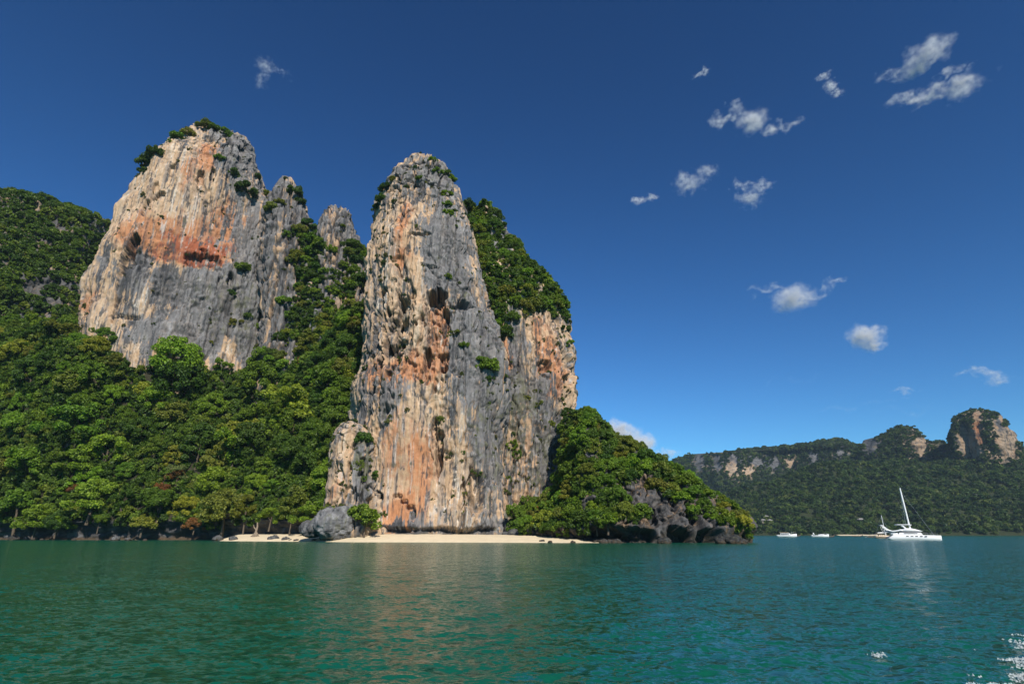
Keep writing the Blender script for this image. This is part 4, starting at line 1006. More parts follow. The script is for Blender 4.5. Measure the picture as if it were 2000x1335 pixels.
# ------------------------------------------------------------------ the far side of the bay
def far_body(left, right, Yc, front, seed, label, name='hill', grey=(), tan=(), nz=110, nu=150, zmin=-5, back=120, tone=.9, gb=.2, ob=-.1, orange=(), big=14, az=0):
    b = Body(left, right, Yc, front, back, 2.4, nz, nu, zmin, 30, seed, radians(az))
    q = b.q
    d = big * fbm(q / (90, 90, 110), 3, seed) + 7 * (ridged(q / (38, 38, 120), 3, seed + 2) - .6) + 4 * fbm(q / 15, 3, seed + 3)
    hwv = np.repeat(b.hw, b.nc); d *= np.clip(hwv / 30, .08, 1); b.d = d * .1; b.v = q + b.n * d[:, None]
    b.v[:, 2] += (9 * fbm(q / (45, 45, 300), 3, seed + 9) - 3) * sstep(.55 * b.ztop, .8 * b.ztop, q[:, 2]) * np.clip(hwv / 40, .15, 1)
    n1 = fbm(q / (40, 40, 90), 3, seed + 4); st = fbm(q / (7, 7, 90), 4, seed + 5, .6); n3 = fbm(q / 14, 4, seed + 6, .6); hz = fbm(q / (80, 80, 9), 3, seed + 7)
    c = np.tile(TAN, (len(q), 1)); c = mixc(c, .5 + st + .5 * n3, CREAM)
    c = mixc(c, sstep(.2, .8, b.spots(orange, 6) + ob + .5 * n1 + .4 * st), ORANGE)
    c = mixc(c, sstep(.15, .6, gb + b.spots(grey, 6) - b.spots(tan, 6) + .7 * n1 + .6 * st + .4 * n3), GREY)
    c = mixc(c, sstep(.15, .5, st + .5 * n3 - .1) * .7, DARK); c = mixc(c, sstep(.1, .4, hz) * .35, DARK * 1.5)
    wood = 1 - sstep(.12, .45, b.spots(tan, 3) + .6 * b.spots(grey, 3) + .35 * b.spots(orange, 3) + .25 * n3)
    c = mixc(c, wood, np.array((.032, .045, .016)))
    b.c = np.clip(c * tone, .02, .8)
    b.build(name, M['rock_far'], kind='structure', label=label)
    return b
F3 = far_body([(1848, 960), (1852, 885), (1854, 850), (1856, 828), (1862, 814), (1875, 806), (1892, 800), (1905, 797)],
              [(2000, 960), (1990, 890), (1984, 870), (1978, 852), (1968, 832), (1955, 816), (1942, 806), (1925, 799), (1915, 797)],
              1670, lambda x, z: 1615 + 30 * np.exp(-((x - 0) / 15) ** 2), 201, 'far rock tower with a green cap and tan faces split by a dark gully', 'rock_tower',
              tan=[(1893, 862, 22, 30, 1.2), (1906, 832, 12, 30, 1), (1968, 862, 22, 30, 1.2)], grey=[(1960, 835, 14, 18, .8), (1895, 830, 10, 14, .4)], orange=[(1912, 835, 8, 34, .9)], nz=160, nu=190, zmin=60, back=60, az=38.5, tone=.66, gb=.3)
F2 = far_body([(1640, 960), (1660, 905), (1675, 880), (1690, 862), (1705, 853), (1722, 849), (1735, 842), (1748, 834), (1760, 830)],
              [(1900, 960), (1862, 890), (1848, 872), (1830, 862), (1812, 862), (1800, 850), (1790, 840), (1778, 832), (1768, 830)],
              1780, lambda x, z: 1700 + .45 * np.maximum(z - 150, 0), 211, 'far wooded hump with a bare cream rock face on its right', 'hill',
              tan=[(1795, 868, 14, 24, 1.2)], grey=[(1700, 870, 24, 24, .8)], zmin=60, az=34, tone=.72)
F1 = far_body([(1180, 960), (1210, 920), (1300, 905), (1330, 892), (1345, 886), (1360, 883), (1385, 881), (1450, 879), (1510, 877), (1530, 874), (1550, 869), (1572, 865), (1595, 861), (1615, 858), (1632, 856)],
              [(1760, 960), (1720, 905), (1700, 890), (1688, 882), (1672, 868), (1655, 859), (1638, 856)],
              2080, lambda x, z: 1950 + .3 * np.maximum(z - 140, 0) + 25 * np.sin(x * .021), 221, 'far wooded ridge with small pale rock faces below its crest', 'hill',
              tan=[(1430, 912, 12, 18, 1), (1465, 918, 8, 10, 1), (1545, 900, 8, 10, .8)], grey=[(1365, 902, 12, 20, 1.1), (1400, 902, 10, 20, 1.1), (1430, 893, 14, 12, 1.1), (1480, 900, 20, 14, 1), (1515, 905, 14, 14, 1), (1590, 890, 14, 16, 1), (1640, 880, 14, 14, .8)], nu=260, zmin=60, az=23, big=8)

FU = (1200, 1300, 1400, 1480, 1560, 1650, 1720, 1800, 1900, 2000, 2200, 2600)
FV = (995, 990, 978, 955, 928, 910, 902, 900, 900, 900, 898, 898)
FTOP = np.array([P(u, v, 1300) for u, v in zip(FU, FV)])
FSH = np.array([on_water(u, 1045.2 if u < 1900 else 1045.4)[:2] for u in (1150, 1400, 1700, 2000, 2700)])
def far_pt(x, t):
    y0 = np.interp(x, FSH[:, 0], FSH[:, 1]); zt = np.interp(x, FTOP[:, 0], FTOP[:, 2])
    return x, y0 + (1420 - y0) * t, -1.5 + 3 * np.minimum(t * 40, 1) + (zt - 2) * np.clip(t * 1.28, 0, 1.0) ** 1.1
def build_far_slope():
    xs = np.linspace(60, 1900, 300); ts = np.linspace(0, 1, 70) ** 1.4
    T, X = np.meshgrid(ts, xs, indexing='ij'); x, y, z = far_pt(X.ravel(), T.ravel())
    V = np.stack([x, y, z], 1); V[:, 2] += 16 * fbm(V / (130, 130, 400), 3, 301) * sstep(0, .25, T.ravel())
    me = mesh_np('far_hillside', V, grid_quads(70, 300)); set_col(me, np.tile(np.array((.035, .045, .016)), (len(V), 1)))
    put('far_hillside', me, M['rock_far'], kind='structure', label='far forested slope across the bay'); return V.reshape(70, 300, 3)
fv = build_far_slope()
def far_gen(rng, n):
    x = rng.uniform(90, 1500, n); t = rng.uniform(0.012, .98, n) ** 1.0
    i = np.interp(t, np.linspace(0, 1, 70) ** 1.4, np.arange(70)); j = (x - 60) / (1840) * 299
    i0, j0 = np.clip(i.astype(int), 0, 68), np.clip(j.astype(int), 0, 298); fi, fj = (i - i0)[:, None], (j - j0)[:, None]
    return (fv[i0, j0] * (1 - fi) * (1 - fj) + fv[i0 + 1, j0] * fi * (1 - fj) + fv[i0, j0 + 1] * (1 - fi) * fj + fv[i0 + 1, j0 + 1] * fi * fj)
fp = poisson(far_gen, 18000, 6.6, 31)
uu, vv = pix(fp); fp = fp[(uu > 1160) & (uu < 2120)]
rf = np.random.default_rng(77)
gn_scatter('far_forest', fp + np.array((0, 0, 2.0)), rf.uniform(.55, 1.25, len(fp)) * rf.choice([1, 1, 1.6], len(fp)), FARCR, M['leaf_far'], 'dense forest covering the far slope across the bay', 11)

def far_cover(b, nm, lab, seed, bare, n=5000, dist=7.5, sc=(.7, 1.3)):
    def keep(c, n_):
        u, v = pix(c); m = np.ones(len(c), bool)
        for (cu, cv, ru, rv) in bare: m &= (((u - cu) / ru) ** 2 + ((v - cv) / rv) ** 2 + .7 * fbm(c / 25, 3, seed)) > 1
        return m & (u > 1170)
    q = surface_scatter(b, n, dist, seed, keep)
    print(nm, len(q)); gn_scatter(nm, q + np.array((-.8, -1.2, -1.0)), np.random.default_rng(seed).uniform(*sc, len(q)), FARCR, M['leaf_far'], lab, seed)
far_cover(F1, 'ridge_forest', 'hazy forest on the far ridge', 41, [(1430, 912, 13, 16), (1465, 918, 9, 9), (1365, 902, 12, 20), (1400, 904, 9, 18), (1430, 894, 11, 9), (1480, 902, 15, 10), (1516, 906, 10, 11), (1545, 902, 8, 9), (1590, 892, 10, 12), (1640, 882, 9, 9)], 12000, 6.5, (.8, 1.7))
far_cover(F2, 'hump_forest', 'dark forest on the far hump', 42, [(1796, 868, 15, 22), (1700, 868, 16, 16), (1835, 870, 8, 8)], 8000, 5.5, (.6, 1.3))
far_cover(F3, 'tower_forest', 'trees capping the far rock tower', 43, [(1892, 864, 28, 36), (1908, 832, 12, 34), (1967, 862, 23, 40), (1952, 828, 12, 20)], 6000, 4.6, (.5, 1.1))

sand2 = []
for i, u in enumerate(np.linspace(1640, 1735, 40)):
    q = on_water(u, 1045.4); 
    for j, (dy, z) in enumerate(((-6, -.3), (0, .2), (10, 1.0 + .7 * sin(u * .22)), (20, 1.4))): sand2.append((q[0], q[1] + dy, z))
put('far_beach', mesh_np('far_beach', np.array(sand2), grid_quads(40, 4)[:, ::-1]), M['sand'], kind='structure', label='thin strip of sand on the far shore behind the boats')

# ------------------------------------------------------------------ boats and huts
M['gel'] = simple_mat('white_gelcoat', (.82, .82, .80), .25)
M['cream_hull'] = simple_mat('cream_hull', (.55, .42, .28), .5, .2, 2.0)
M['tinted'] = simple_mat('tinted_glass', (.02, .025, .03), .12)
M['canvas_grey'] = simple_mat('grey_canvas', (.34, .36, .37), .7, .1, 3)  # one plain grey for the canvas covers and the arch panel
M['alu'] = simple_mat('painted_mast', (.78, .78, .76), .3)
M['wood_dark'] = simple_mat('dark_wood', (.10, .065, .04), .6, .3, 4)
M['roof_red'] = simple_mat('red_brown_roof', (.26, .10, .065), .8, .25, 2)
M['roof_pale'] = simple_mat('pale_roof', (.24, .23, .20), .8, .2, 2)
M['wall'] = simple_mat('plaster_wall', (.20, .17, .13), .85, .15, 2)
M['steel'] = simple_mat('steel_wire', (.5, .5, .5), .35, metal=.8)

def loft(name, secs, mat, parent, caps=True, smooth=True):
    """skin a row of closed sections (each the same number of points)"""
    n = len(secs[0]); v = np.array([p_ for s_ in secs for p_ in s_], float); q = grid_quads(len(secs), n, True); t = []
    if caps:
        v = np.vstack([v, np.mean(secs[0], 0), np.mean(secs[-1], 0)]); k = len(secs) * n
        for i in range(n): t += [(k, (i + 1) % n, i), (k + 1, (len(secs) - 1) * n + i, (len(secs) - 1) * n + (i + 1) % n)]
    return put(name, mesh_np(name, v, q, t or None, smooth), mat, parent)
def box(name, lo, hi, mat, parent, taper=0.0, shift=0.0, bev=.06):
    import bmesh
    bm = bmesh.new(); (x0, y0, z0), (x1, y1, z1) = lo, hi; t = taper
    vs = [bm.verts.new(c) for c in ((x0, y0, z0), (x1, y0, z0), (x1, y1, z0), (x0, y1, z0), (x0 + t + shift, y0 + t, z1), (x1 - t + shift, y0 + t, z1), (x1 - t + shift, y1 - t, z1), (x0 + t + shift, y1 - t, z1))]
    for f in ((3, 2, 1, 0), (4, 5, 6, 7), (0, 1, 5, 4), (1, 2, 6, 5), (2, 3, 7, 6), (3, 0, 4, 7)): bm.faces.new([vs[i] for i in f])
    if bev: bmesh.ops.bevel(bm, geom=bm.edges[:], offset=bev, segments=2, affect='EDGES')
    me = bpy.data.meshes.new(name); bm.to_mesh(me); bm.free()
    return put(name, me, mat, parent)
def rod(name, pts, rad, mat, parent, ns=6):
    v, f = [], []; tube(v, f, pts, rad if isinstance(rad, (list, tuple)) else [rad] * len(pts), ns)
    return put(name, mesh_np(name, np.array(v), np.array(f)), mat, parent)

def catamaran():
    q = on_water(1784, 1053.6); 
    e = empty('catamaran', (q[0], q[1], 0), radians(-27), label='large white sailing catamaran with a tall raked mast moored in the bay', category='catamaran')
    L = 9.9
    for sgn in (-1, 1):
        secs = []
        for x in np.concatenate([np.linspace(-L, L * .8, 14), [L * .9, L * .96, L]]):
            t = (x + L) / (2 * L); w_ = 1.05 * (1 - max(0, t - .45) ** 2 * 3.0); w_ = max(w_, .1)
            sh = 2.35 - .5 * t * (t > .12); sh = sh if t > .14 else .75 + 1.6 * (t / .14)
            bow = 0.0 if t < .95 else (t - .95) * 8
            secs.append([(x, sgn * 3.9 - w_, sh), (x, sgn * 3.9 - w_ * .95, .6), (x, sgn * 3.9 - w_ * .5, -.5 + bow), (x, sgn * 3.9 + w_ * .5, -.5 + bow), (x, sgn * 3.9 + w_ * .95, .6), (x, sgn * 3.9 + w_, sh)])
        h = loft('hull', secs, M['gel'], e)
        for k in range(5):
            hb = box('hull_window', (-3 + k * 1.7, sgn * 3.9 - 1.075 if sgn < 0 else sgn * 3.9 + 1.045, 1.35), (-2 + k * 1.7, sgn * 3.9 - 1.045 if sgn < 0 else sgn * 3.9 + 1.075, 1.7), M['tinted'], h, bev=0)
        box('stern_step', (-L - .5, sgn * 3.9 - .8, .25), (-L + 1.0, sgn * 3.9 + .8, .5), M['gel'], h)
    box('bridge_deck', (-L + 2.2, -3.6, 1.1), (L * .35, 3.6, 2.45), M['gel'], e, bev=.15)
    rod('bow_beam', [(L * .82, -3.8, 1.9), (L * .82, 3.8, 1.9)], .16, M['alu'], e)
    # saloon with a dark window band, sloping forward
    box('saloon', (-5.2, -3.4, 2.45), (3.2, 3.4, 3.1), M['gel'], e, .12)
    box('window_band', (-4.6, -3.2, 3.1), (2.6, 3.2, 3.62), M['tinted'], e, .1, bev=.02)
    secs = []
    for x, w_, h0, h1 in ((-5.8, 3.3, 3.62, 3.9), (-2.0, 3.5, 3.62, 4.9), (-.5, 3.5, 3.62, 5.0), (2.2, 3.2, 3.62, 4.25), (4.0, 2.2, 3.62, 3.68)):
        secs.append([(x, -w_, h0), (x, w_, h0), (x, w_ * .9, h1 - .12), (x, w_ * .5, h1), (x, -w_ * .5, h1), (x, -w_ * .9, h1 - .12)])
    loft('coach_roof', secs, M['gel'], e)
    box('side_window', (-3.4, -3.62, 2.62), (1.6, -3.40, 2.86), M['tinted'], e, bev=.01)
    # cockpit, helm, hard top on slanted struts
    box('cockpit_bench', (-8.4, -3.0, 2.45), (-5.6, 3.0, 2.95), M['gel'], e)
    box('helm_console', (-3.0, -1.4, 4.9), (-1.8, 1.4, 5.6), M['tinted'], e, .1)
    secs = []
    for x, h0 in ((-6.0, 6.25), (-4.6, 6.3), (-1.0, 6.3), (.2, 6.15)): secs.append([(x, -2.4, h0), (x, 2.4, h0), (x, 2.2, h0 + .28), (x, -2.2, h0 + .28)])
    loft('hard_top', secs, M['gel'], e)
    for y in (-2.1, 2.1):
        loft('roof_strut', [[(-3.9, y - .12, 6.3), (-3.9, y + .12, 6.3), (-3.1, y + .12, 6.3), (-3.1, y - .12, 6.3)], [(-2.2, y - .12, 4.3), (-2.2, y + .12, 4.3), (-1.3, y + .12, 4.3), (-1.3, y - .12, 4.3)]], M['gel'], e, smooth=False)
        rod('front_post', [(-.3, y, 4.8), (-.3, y, 6.25)], .06, M['alu'], e)
    # swept stern arch, as seen aft of the cockpit
    for y in (-3.5, 3.5):
        secs = []
        for x, z, th in ((-12.0, 6.25, .16), (-11.0, 6.25, .3), (-10.0, 5.2, .45), (-9.0, 4.2, .5), (-7.6, 3.75, .35), (-5.6, 3.95, .4), (-4.6, 4.3, .45), (-3.6, 4.2, .5)):
            secs.append([(x, y - .15, z - th), (x, y + .15, z - th), (x, y + .15, z + th * .35), (x, y - .15, z + th * .35)])
        loft('stern_arch', secs, M['gel'], e)
        rod('arch_leg', [(-11.4, y, 6.1), (-11.0, y, 4.2), (-10.0, y, 2.2)], .08, M['alu'], e)
    box('arch_panel', (-12.1, -3.5, 6.26), (-11.0, 3.5, 6.36), M['canvas_grey'], e, bev=.02)
    box('cockpit_canvas', (-10.4, -3.2, 3.0), (-6.4, 3.2, 3.9), M['canvas_grey'], e, .3)
    # mast and rigging
    m0, m1 = (-.4, 0, 4.9), (-1.0, 0, 22.3)
    rod('mast', [m0, (-.7, 0, 13.5), m1], [.34, .36, .28], M['alu'], e, 8)
    for s_ in (-1, 1): rod('spreader', [(-.58, 0, 11.4), (-.95, s_ * 2.0, 11.6)], [.13, .07], M['alu'], e)
    rod('masthead_antenna', [m1, (-1.0, 0, 23.4)], .03, M['steel'], e)
    rod('forestay', [(L * .80, 0, 2.0), (-.95, 0, 21.0)], .035, M['steel'], e, 4)
    for s_ in (-1, 1): rod('shroud', [(-2.4, s_ * 4.2, 2.5), (-.98, s_ * .1, 21.4)], .03, M['steel'], e, 4)
    rod('boom', [(-1.2, 0, 6.9), (-8.8, 0, 7.0)], [.16, .14], M['alu'], e) if False else None
    for s_ in (-1, 1):
        rod('guard_rail', [(-6, s_ * 4.75, 3.1), (0, s_ * 4.8, 2.85), (L * .9, s_ * 4.15, 2.55)], .025, M['steel'], e, 4)
        for x in np.linspace(-6, L * .85, 8): rod('stanchion', [(x, s_ * 4.72, 2.0), (x, s_ * 4.72, 2.98 - .03 * x)], .025, M['steel'], e, 4)
    rod('anchor_light_post', [(L * .62, -3.9, 1.9), (L * .62, -3.9, 2.9)], .03, M['steel'], e, 4)
catamaran()

def hull_secs(L, W, H, sheer=.35, n=14, stern=.75):
    out = []
    for t in np.linspace(0, 1, n):
        x = -L / 2 + L * t; w_ = W / 2 * (stern + (1 - stern) * min(1, t * 2.5)) * (1 - max(0, t - .5) ** 2 * 3.9); w_ = max(w_, .05)
        h = H * (1 + sheer * t * t); k = max(0, (t - .75)) * 2.2 * H
        out.append([(x, -w_, h), (x, -w_ * .92, h * .35), (x, -w_ * .3, -.45 + k), (x, w_ * .3, -.45 + k), (x, w_ * .92, h * .35), (x, w_, h)])
    return out
def sloop():
    q = on_water(1726, 1050.6)
    e = empty('sailing_boat', (q[0], q[1], 0), radians(-12), label='cream hulled sailing boat with a short white mast behind the catamaran stern', category='sailing boat')
    h = loft('hull', hull_secs(9.0, 3.2, 1.25), M['cream_hull'], e); box('rubbing_strake', (-4.4, -1.66, .75), (2.2, -1.54, .95), M['wood_dark'], h, bev=.02)
    box('cabin', (-2.6, -1.1, 1.2), (1.6, 1.1, 2.0), M['cream_hull'], e, .2)
    for k in range(3): box('cabin_window', (-2.0 + k * 1.1, -1.13, 1.45), (-1.3 + k * 1.1, -1.02, 1.75), M['tinted'], e, bev=.01)
    box('sun_awning', (-4.2, -1.4, 2.6), (-1.0, 1.4, 2.72), M['cream_hull'], e, bev=.03)
    for x in (-4.0, -1.3):
        for y in (-1.2, 1.2): rod('awning_post', [(x, y, 1.2), (x, y, 2.62)], .04, M['alu'], e, 5)
    rod('mast', [(1.4, 0, 1.9), (1.1, 0, 13.2)], [.2, .13], M['alu'], e, 8); rod('boom', [(1.3, 0, 2.9), (-2.9, 0, 3.0)], .1, M['alu'], e)
    rod('furled_sail', [(1.1, 0, 3.15), (-.8, 0, 3.25), (-2.8, 0, 3.15)], [.22, .26, .14], M['gel'], e)
    rod('backstay', [(-4.3, 0, 1.4), (1.1, 0, 13.0)], .03, M['steel'], e, 4); rod('forestay', [(4.3, 0, 1.8), (1.1, 0, 12.8)], .045, M['steel'], e, 4)
    for s_ in (-1, 1): rod('spreader', [(1.2, 0, 8.2), (1.0, s_ * .9, 8.3)], .04, M['alu'], e)
sloop()
def motor_yacht(u, v, L, label, fly):
    q = on_water(u, v); e = empty('motor_boat', (q[0], q[1], 0), radians(-22), label=label, category='motor boat', group='white motor boats moored off the far shore')
    loft('hull', hull_secs(L, L * .27, L * .12, .5), M['gel'], e)
    rod('rubbing_strake', [(-L * .48, -L * .135, L * .10), (L * .1, -L * .136, L * .115), (L * .4, -L * .07, L * .15)], .07, M['tinted'], e)
    if fly:
        box('cabin', (-L * .32, -L * .11, L * .12), (L * .18, L * .11, L * .20), M['gel'], e, .15)
        box('cabin_window', (-L * .30, -L * .118, L * .135), (L * .13, -L * .1085, L * .175), M['tinted'], e, bev=.01)
        box('hard_top', (-L * .36, -L * .12, L * .235), (L * .12, L * .12, L * .25), M['cream_hull'], e, bev=.04)
        for x in (-.3, -.1, .08):
            for y in (-.1, .1): rod('top_post', [(L * x, L * y, L * .19), (L * x, L * y, L * .237)], .07, M['alu'], e, 5)
        box('windscreen', (L * .12, -L * .09, L * .19), (L * .17, L * .09, L * .25), M['tinted'], e, .08)
    else:
        box('cabin', (-L * .1, -L * .1, L * .12), (L * .26, L * .1, L * .17), M['gel'], e, .2)
        box('windscreen', (-L * .12, -L * .1, L * .165), (L * .02, L * .1, L * .215), M['tinted'], e, .25, -.2)
        loft('radar_arch', [[(-L * .36, y * .125 * L - .1, L * .12), (-L * .36, y * .125 * L + .1, L * .12), (-L * .30, y * .125 * L + .1, L * .12), (-L * .30, y * .125 * L - .1, L * .12)] for y in (-1, 1)][:1] +
             [[(-L * .40, -.11 * L, L * .25), (-L * .40, -.10 * L, L * .26), (-L * .34, -.10 * L, L * .26), (-L * .34, -.11 * L, L * .25)], [(-L * .40, .11 * L, L * .25), (-L * .40, .10 * L, L * .26), (-L * .34, .10 * L, L * .26), (-L * .34, .11 * L, L * .25)]], M['gel'], e)
        box('stern_seat', (-L * .44, -L * .1, L * .10), (-L * .36, L * .1, L * .16), M['gel'], e)
    rod('bow_rail', [(L * .15, -L * .12, L * .21), (L * .38, -L * .07, L * .235), (L * .5, 0, L * .245)], .04, M['steel'], e, 4)
motor_yacht(1537, 1048.3, 15.0, 'white motor cruiser with a cream hard top nearest the headland', True)
motor_yacht(1602, 1048.3, 13.0, 'low white open motor boat between the cruiser and the catamaran', False)
def longtail(u, v, L, label):
    q = on_water(u, v); e = empty('longtail_boat', (q[0], q[1], 0), random.uniform(-.4, .4), label=label, category='longtail boat', group='dark wooden boats near the far shore')
    secs = []
    for t in np.linspace(0, 1, 12):
        x = -L / 2 + L * t; w_ = max(.08, .85 * (1 - abs(2 * t - .85) ** 2.4)); h = .75 + 2.1 * max(0, t - .7) ** 2 * 10 * .6 + .3 * max(0, .2 - t); k = max(0, t - .75) * 4.5
        secs.append([(x, -w_, h), (x, -w_ * .7, .1 + k * .8), (x, 0, -.3 + k), (x, w_ * .7, .1 + k * .8), (x, w_, h)])
    loft('hull', secs, M['wood_dark'], e)
    box('canopy', (-L * .25, -.85, 2.0), (L * .12, .85, 2.1), M['canvas_grey'], e, bev=.03)
    for x in (-.22, .1):
        for y in (-.7, .7): rod('canopy_post', [(L * x, y, .6), (L * x, y, 2.02)], .04, M['wood_dark'], e, 4)
    rod('engine_pole', [(-L * .42, 0, 1.1), (-L * .62, .1, .1)], .05, M['steel'], e, 4)
longtail(1675, 1047.0, 10, 'dark longtail boat in front of the far sand strip')
longtail(1706, 1048.6, 10, 'dark longtail boat left of the cream sailing boat')
longtail(1556, 1046.6, 9, 'small dark boat just right of the white cruiser')
longtail(1622, 1048.2, 7, 'small dark dinghy right of the low white motor boat')

FARB = bvh(bpy.data.objects['far_hillside'].data)
def hut(u, v, W, D, H, roofm, label, rz=0.0, wallm='wall'):
    W, D, H = W * .72, D * .72, H * .75
    d = Vector(ray(u, v)).normalized(); h = FARB.ray_cast(Vector((0, 0, EYE)), d)
    if h[0] is None: print('no ground for hut', u, v); return
    p_ = h[0]; e = empty('house', (p_.x, p_.y - 9, p_.z + 1.0), rz, label=label, category='house')
    box('wall', (-W / 2, -D / 2, -3), (W / 2, D / 2, H), M[wallm], e, bev=.05)
    o = 1.0; v_ = [(-W / 2 - o, -D / 2 - o, H), (W / 2 + o, -D / 2 - o, H), (W / 2 + o, D / 2 + o, H), (-W / 2 - o, D / 2 + o, H), (-W * .25, 0, H + D * .38), (W * .25, 0, H + D * .38)]
    rf_ = mesh_np('roof', np.array(v_) + np.array((0, 0, .01)), [(0, 1, 5, 4), (2, 3, 4, 5), (3, 2, 1, 0)], [(1, 2, 5), (3, 0, 4)], False); put('roof', rf_, M[roofm], e)
    for k in range(3): box('window', (-W * .36 + k * W * .27, -D / 2 - .06, H * .35), (-W * .36 + k * W * .27 + W * .16, -D / 2 - .003, H * .8), M['tinted'], e, bev=0)
hut(1493, 1013, 11, 9, 4, 'roof_pale', 'pale roofed house, topmost of the pair above the headland tip', .1)
hut(1487, 1020, 10, 8, 4, 'roof_pale', 'lower pale house beneath another one above the headland tip', -.1)
hut(1500, 1020, 9, 8, 3.5, 'roof_pale', 'small pale house at the right of the pair above the headland tip', .2)
hut(1568, 1036, 12, 9, 4, 'roof_red', 'red roofed house right above the longer white cruiser on the far shore', .1)
hut(1539, 1039, 10, 8, 3.5, 'roof_red', 'dark red hut directly behind the white cruiser', -.1)
hut(1676, 1019, 12, 9, 4, 'roof_pale', 'grey roofed house alone in the forest left of the short mast', 0)

# ------------------------------------------------------------------ foam of the wake
def foam(name, label, gen, n, smin, smax, seed):
    rng = np.random.default_rng(seed); V, T = [], []
    for k in range(n):
        x, y, s_ = gen(rng); s_ = s_ * rng.uniform(smin, smax); m = rng.integers(6, 10); ang = np.sort(rng.uniform(0, 2 * pi, m)); a0 = rng.normal(-.35, .35); b0 = len(V)
        px_, py_ = [x], [y]
        for a in ang:
            r_ = s_ * rng.uniform(.45, 1.2); dx, dy = r_ * 1.7 * cos(a), r_ * .8 * sin(a); px_.append(x + dx * cos(a0) - dy * sin(a0)); py_.append(y + dx * sin(a0) + dy * cos(a0))
        sp = max(.085, math.hypot(x, y) ** 2 / 2600); zz = wave_z(np.array(px_), np.array(py_), np.full(len(px_), sp)) + .022 + .02 * rng.random(len(px_)); zz[0] += .03
        V += list(zip(px_, py_, zz)); T += [(b0, b0 + 1 + i, b0 + 1 + (i + 1) % m) for i in range(m)]
    put(name, mesh_np(name, np.array(V), None, np.array(T), False), M['foam'], kind='stuff', label=label)
M['foam'] = simple_mat('sea_foam', (.40, .44, .43), .7)
def g_wake(rng):
    while True:
        u, v = rng.uniform(1890, 2080), rng.uniform(1240, 1400)
        edge = 2010 - (v - 1240) * .95
        q = on_water(u, v); n_ = perlin(np.array([[q[0] * 1.1, q[1] * 1.6, 0]]), 3)[0]
        if n_ + .004 * (u - edge) - .05 > rng.random() * .45: return q[0], q[1], 1.0
foam('wake_foam', 'white foam of a wake at the lower right corner of the sea', g_wake, 2600, .006, .024, 1)
def g_cap(cu, cv, su, sv):
    def g(rng):
        q = on_water(cu + rng.normal() * su, cv + rng.normal() * sv); return q[0], q[1], math.hypot(q[0], q[1]) / 14.0
    return g
foam('whitecap', 'small white breaking crest in the lower right of the sea', g_cap(1716, 1281, 8, 2.0), 60, .004, .014, 2)
foam('whitecap', 'short white crest right of the middle, below the catamaran', g_cap(1802, 1155, 5, .5), 24, .002, .006, 3)
foam('whitecap', 'faint white flecks just below the catamaran', g_cap(1798, 1124, 8, .4), 8, .001, .003, 4)

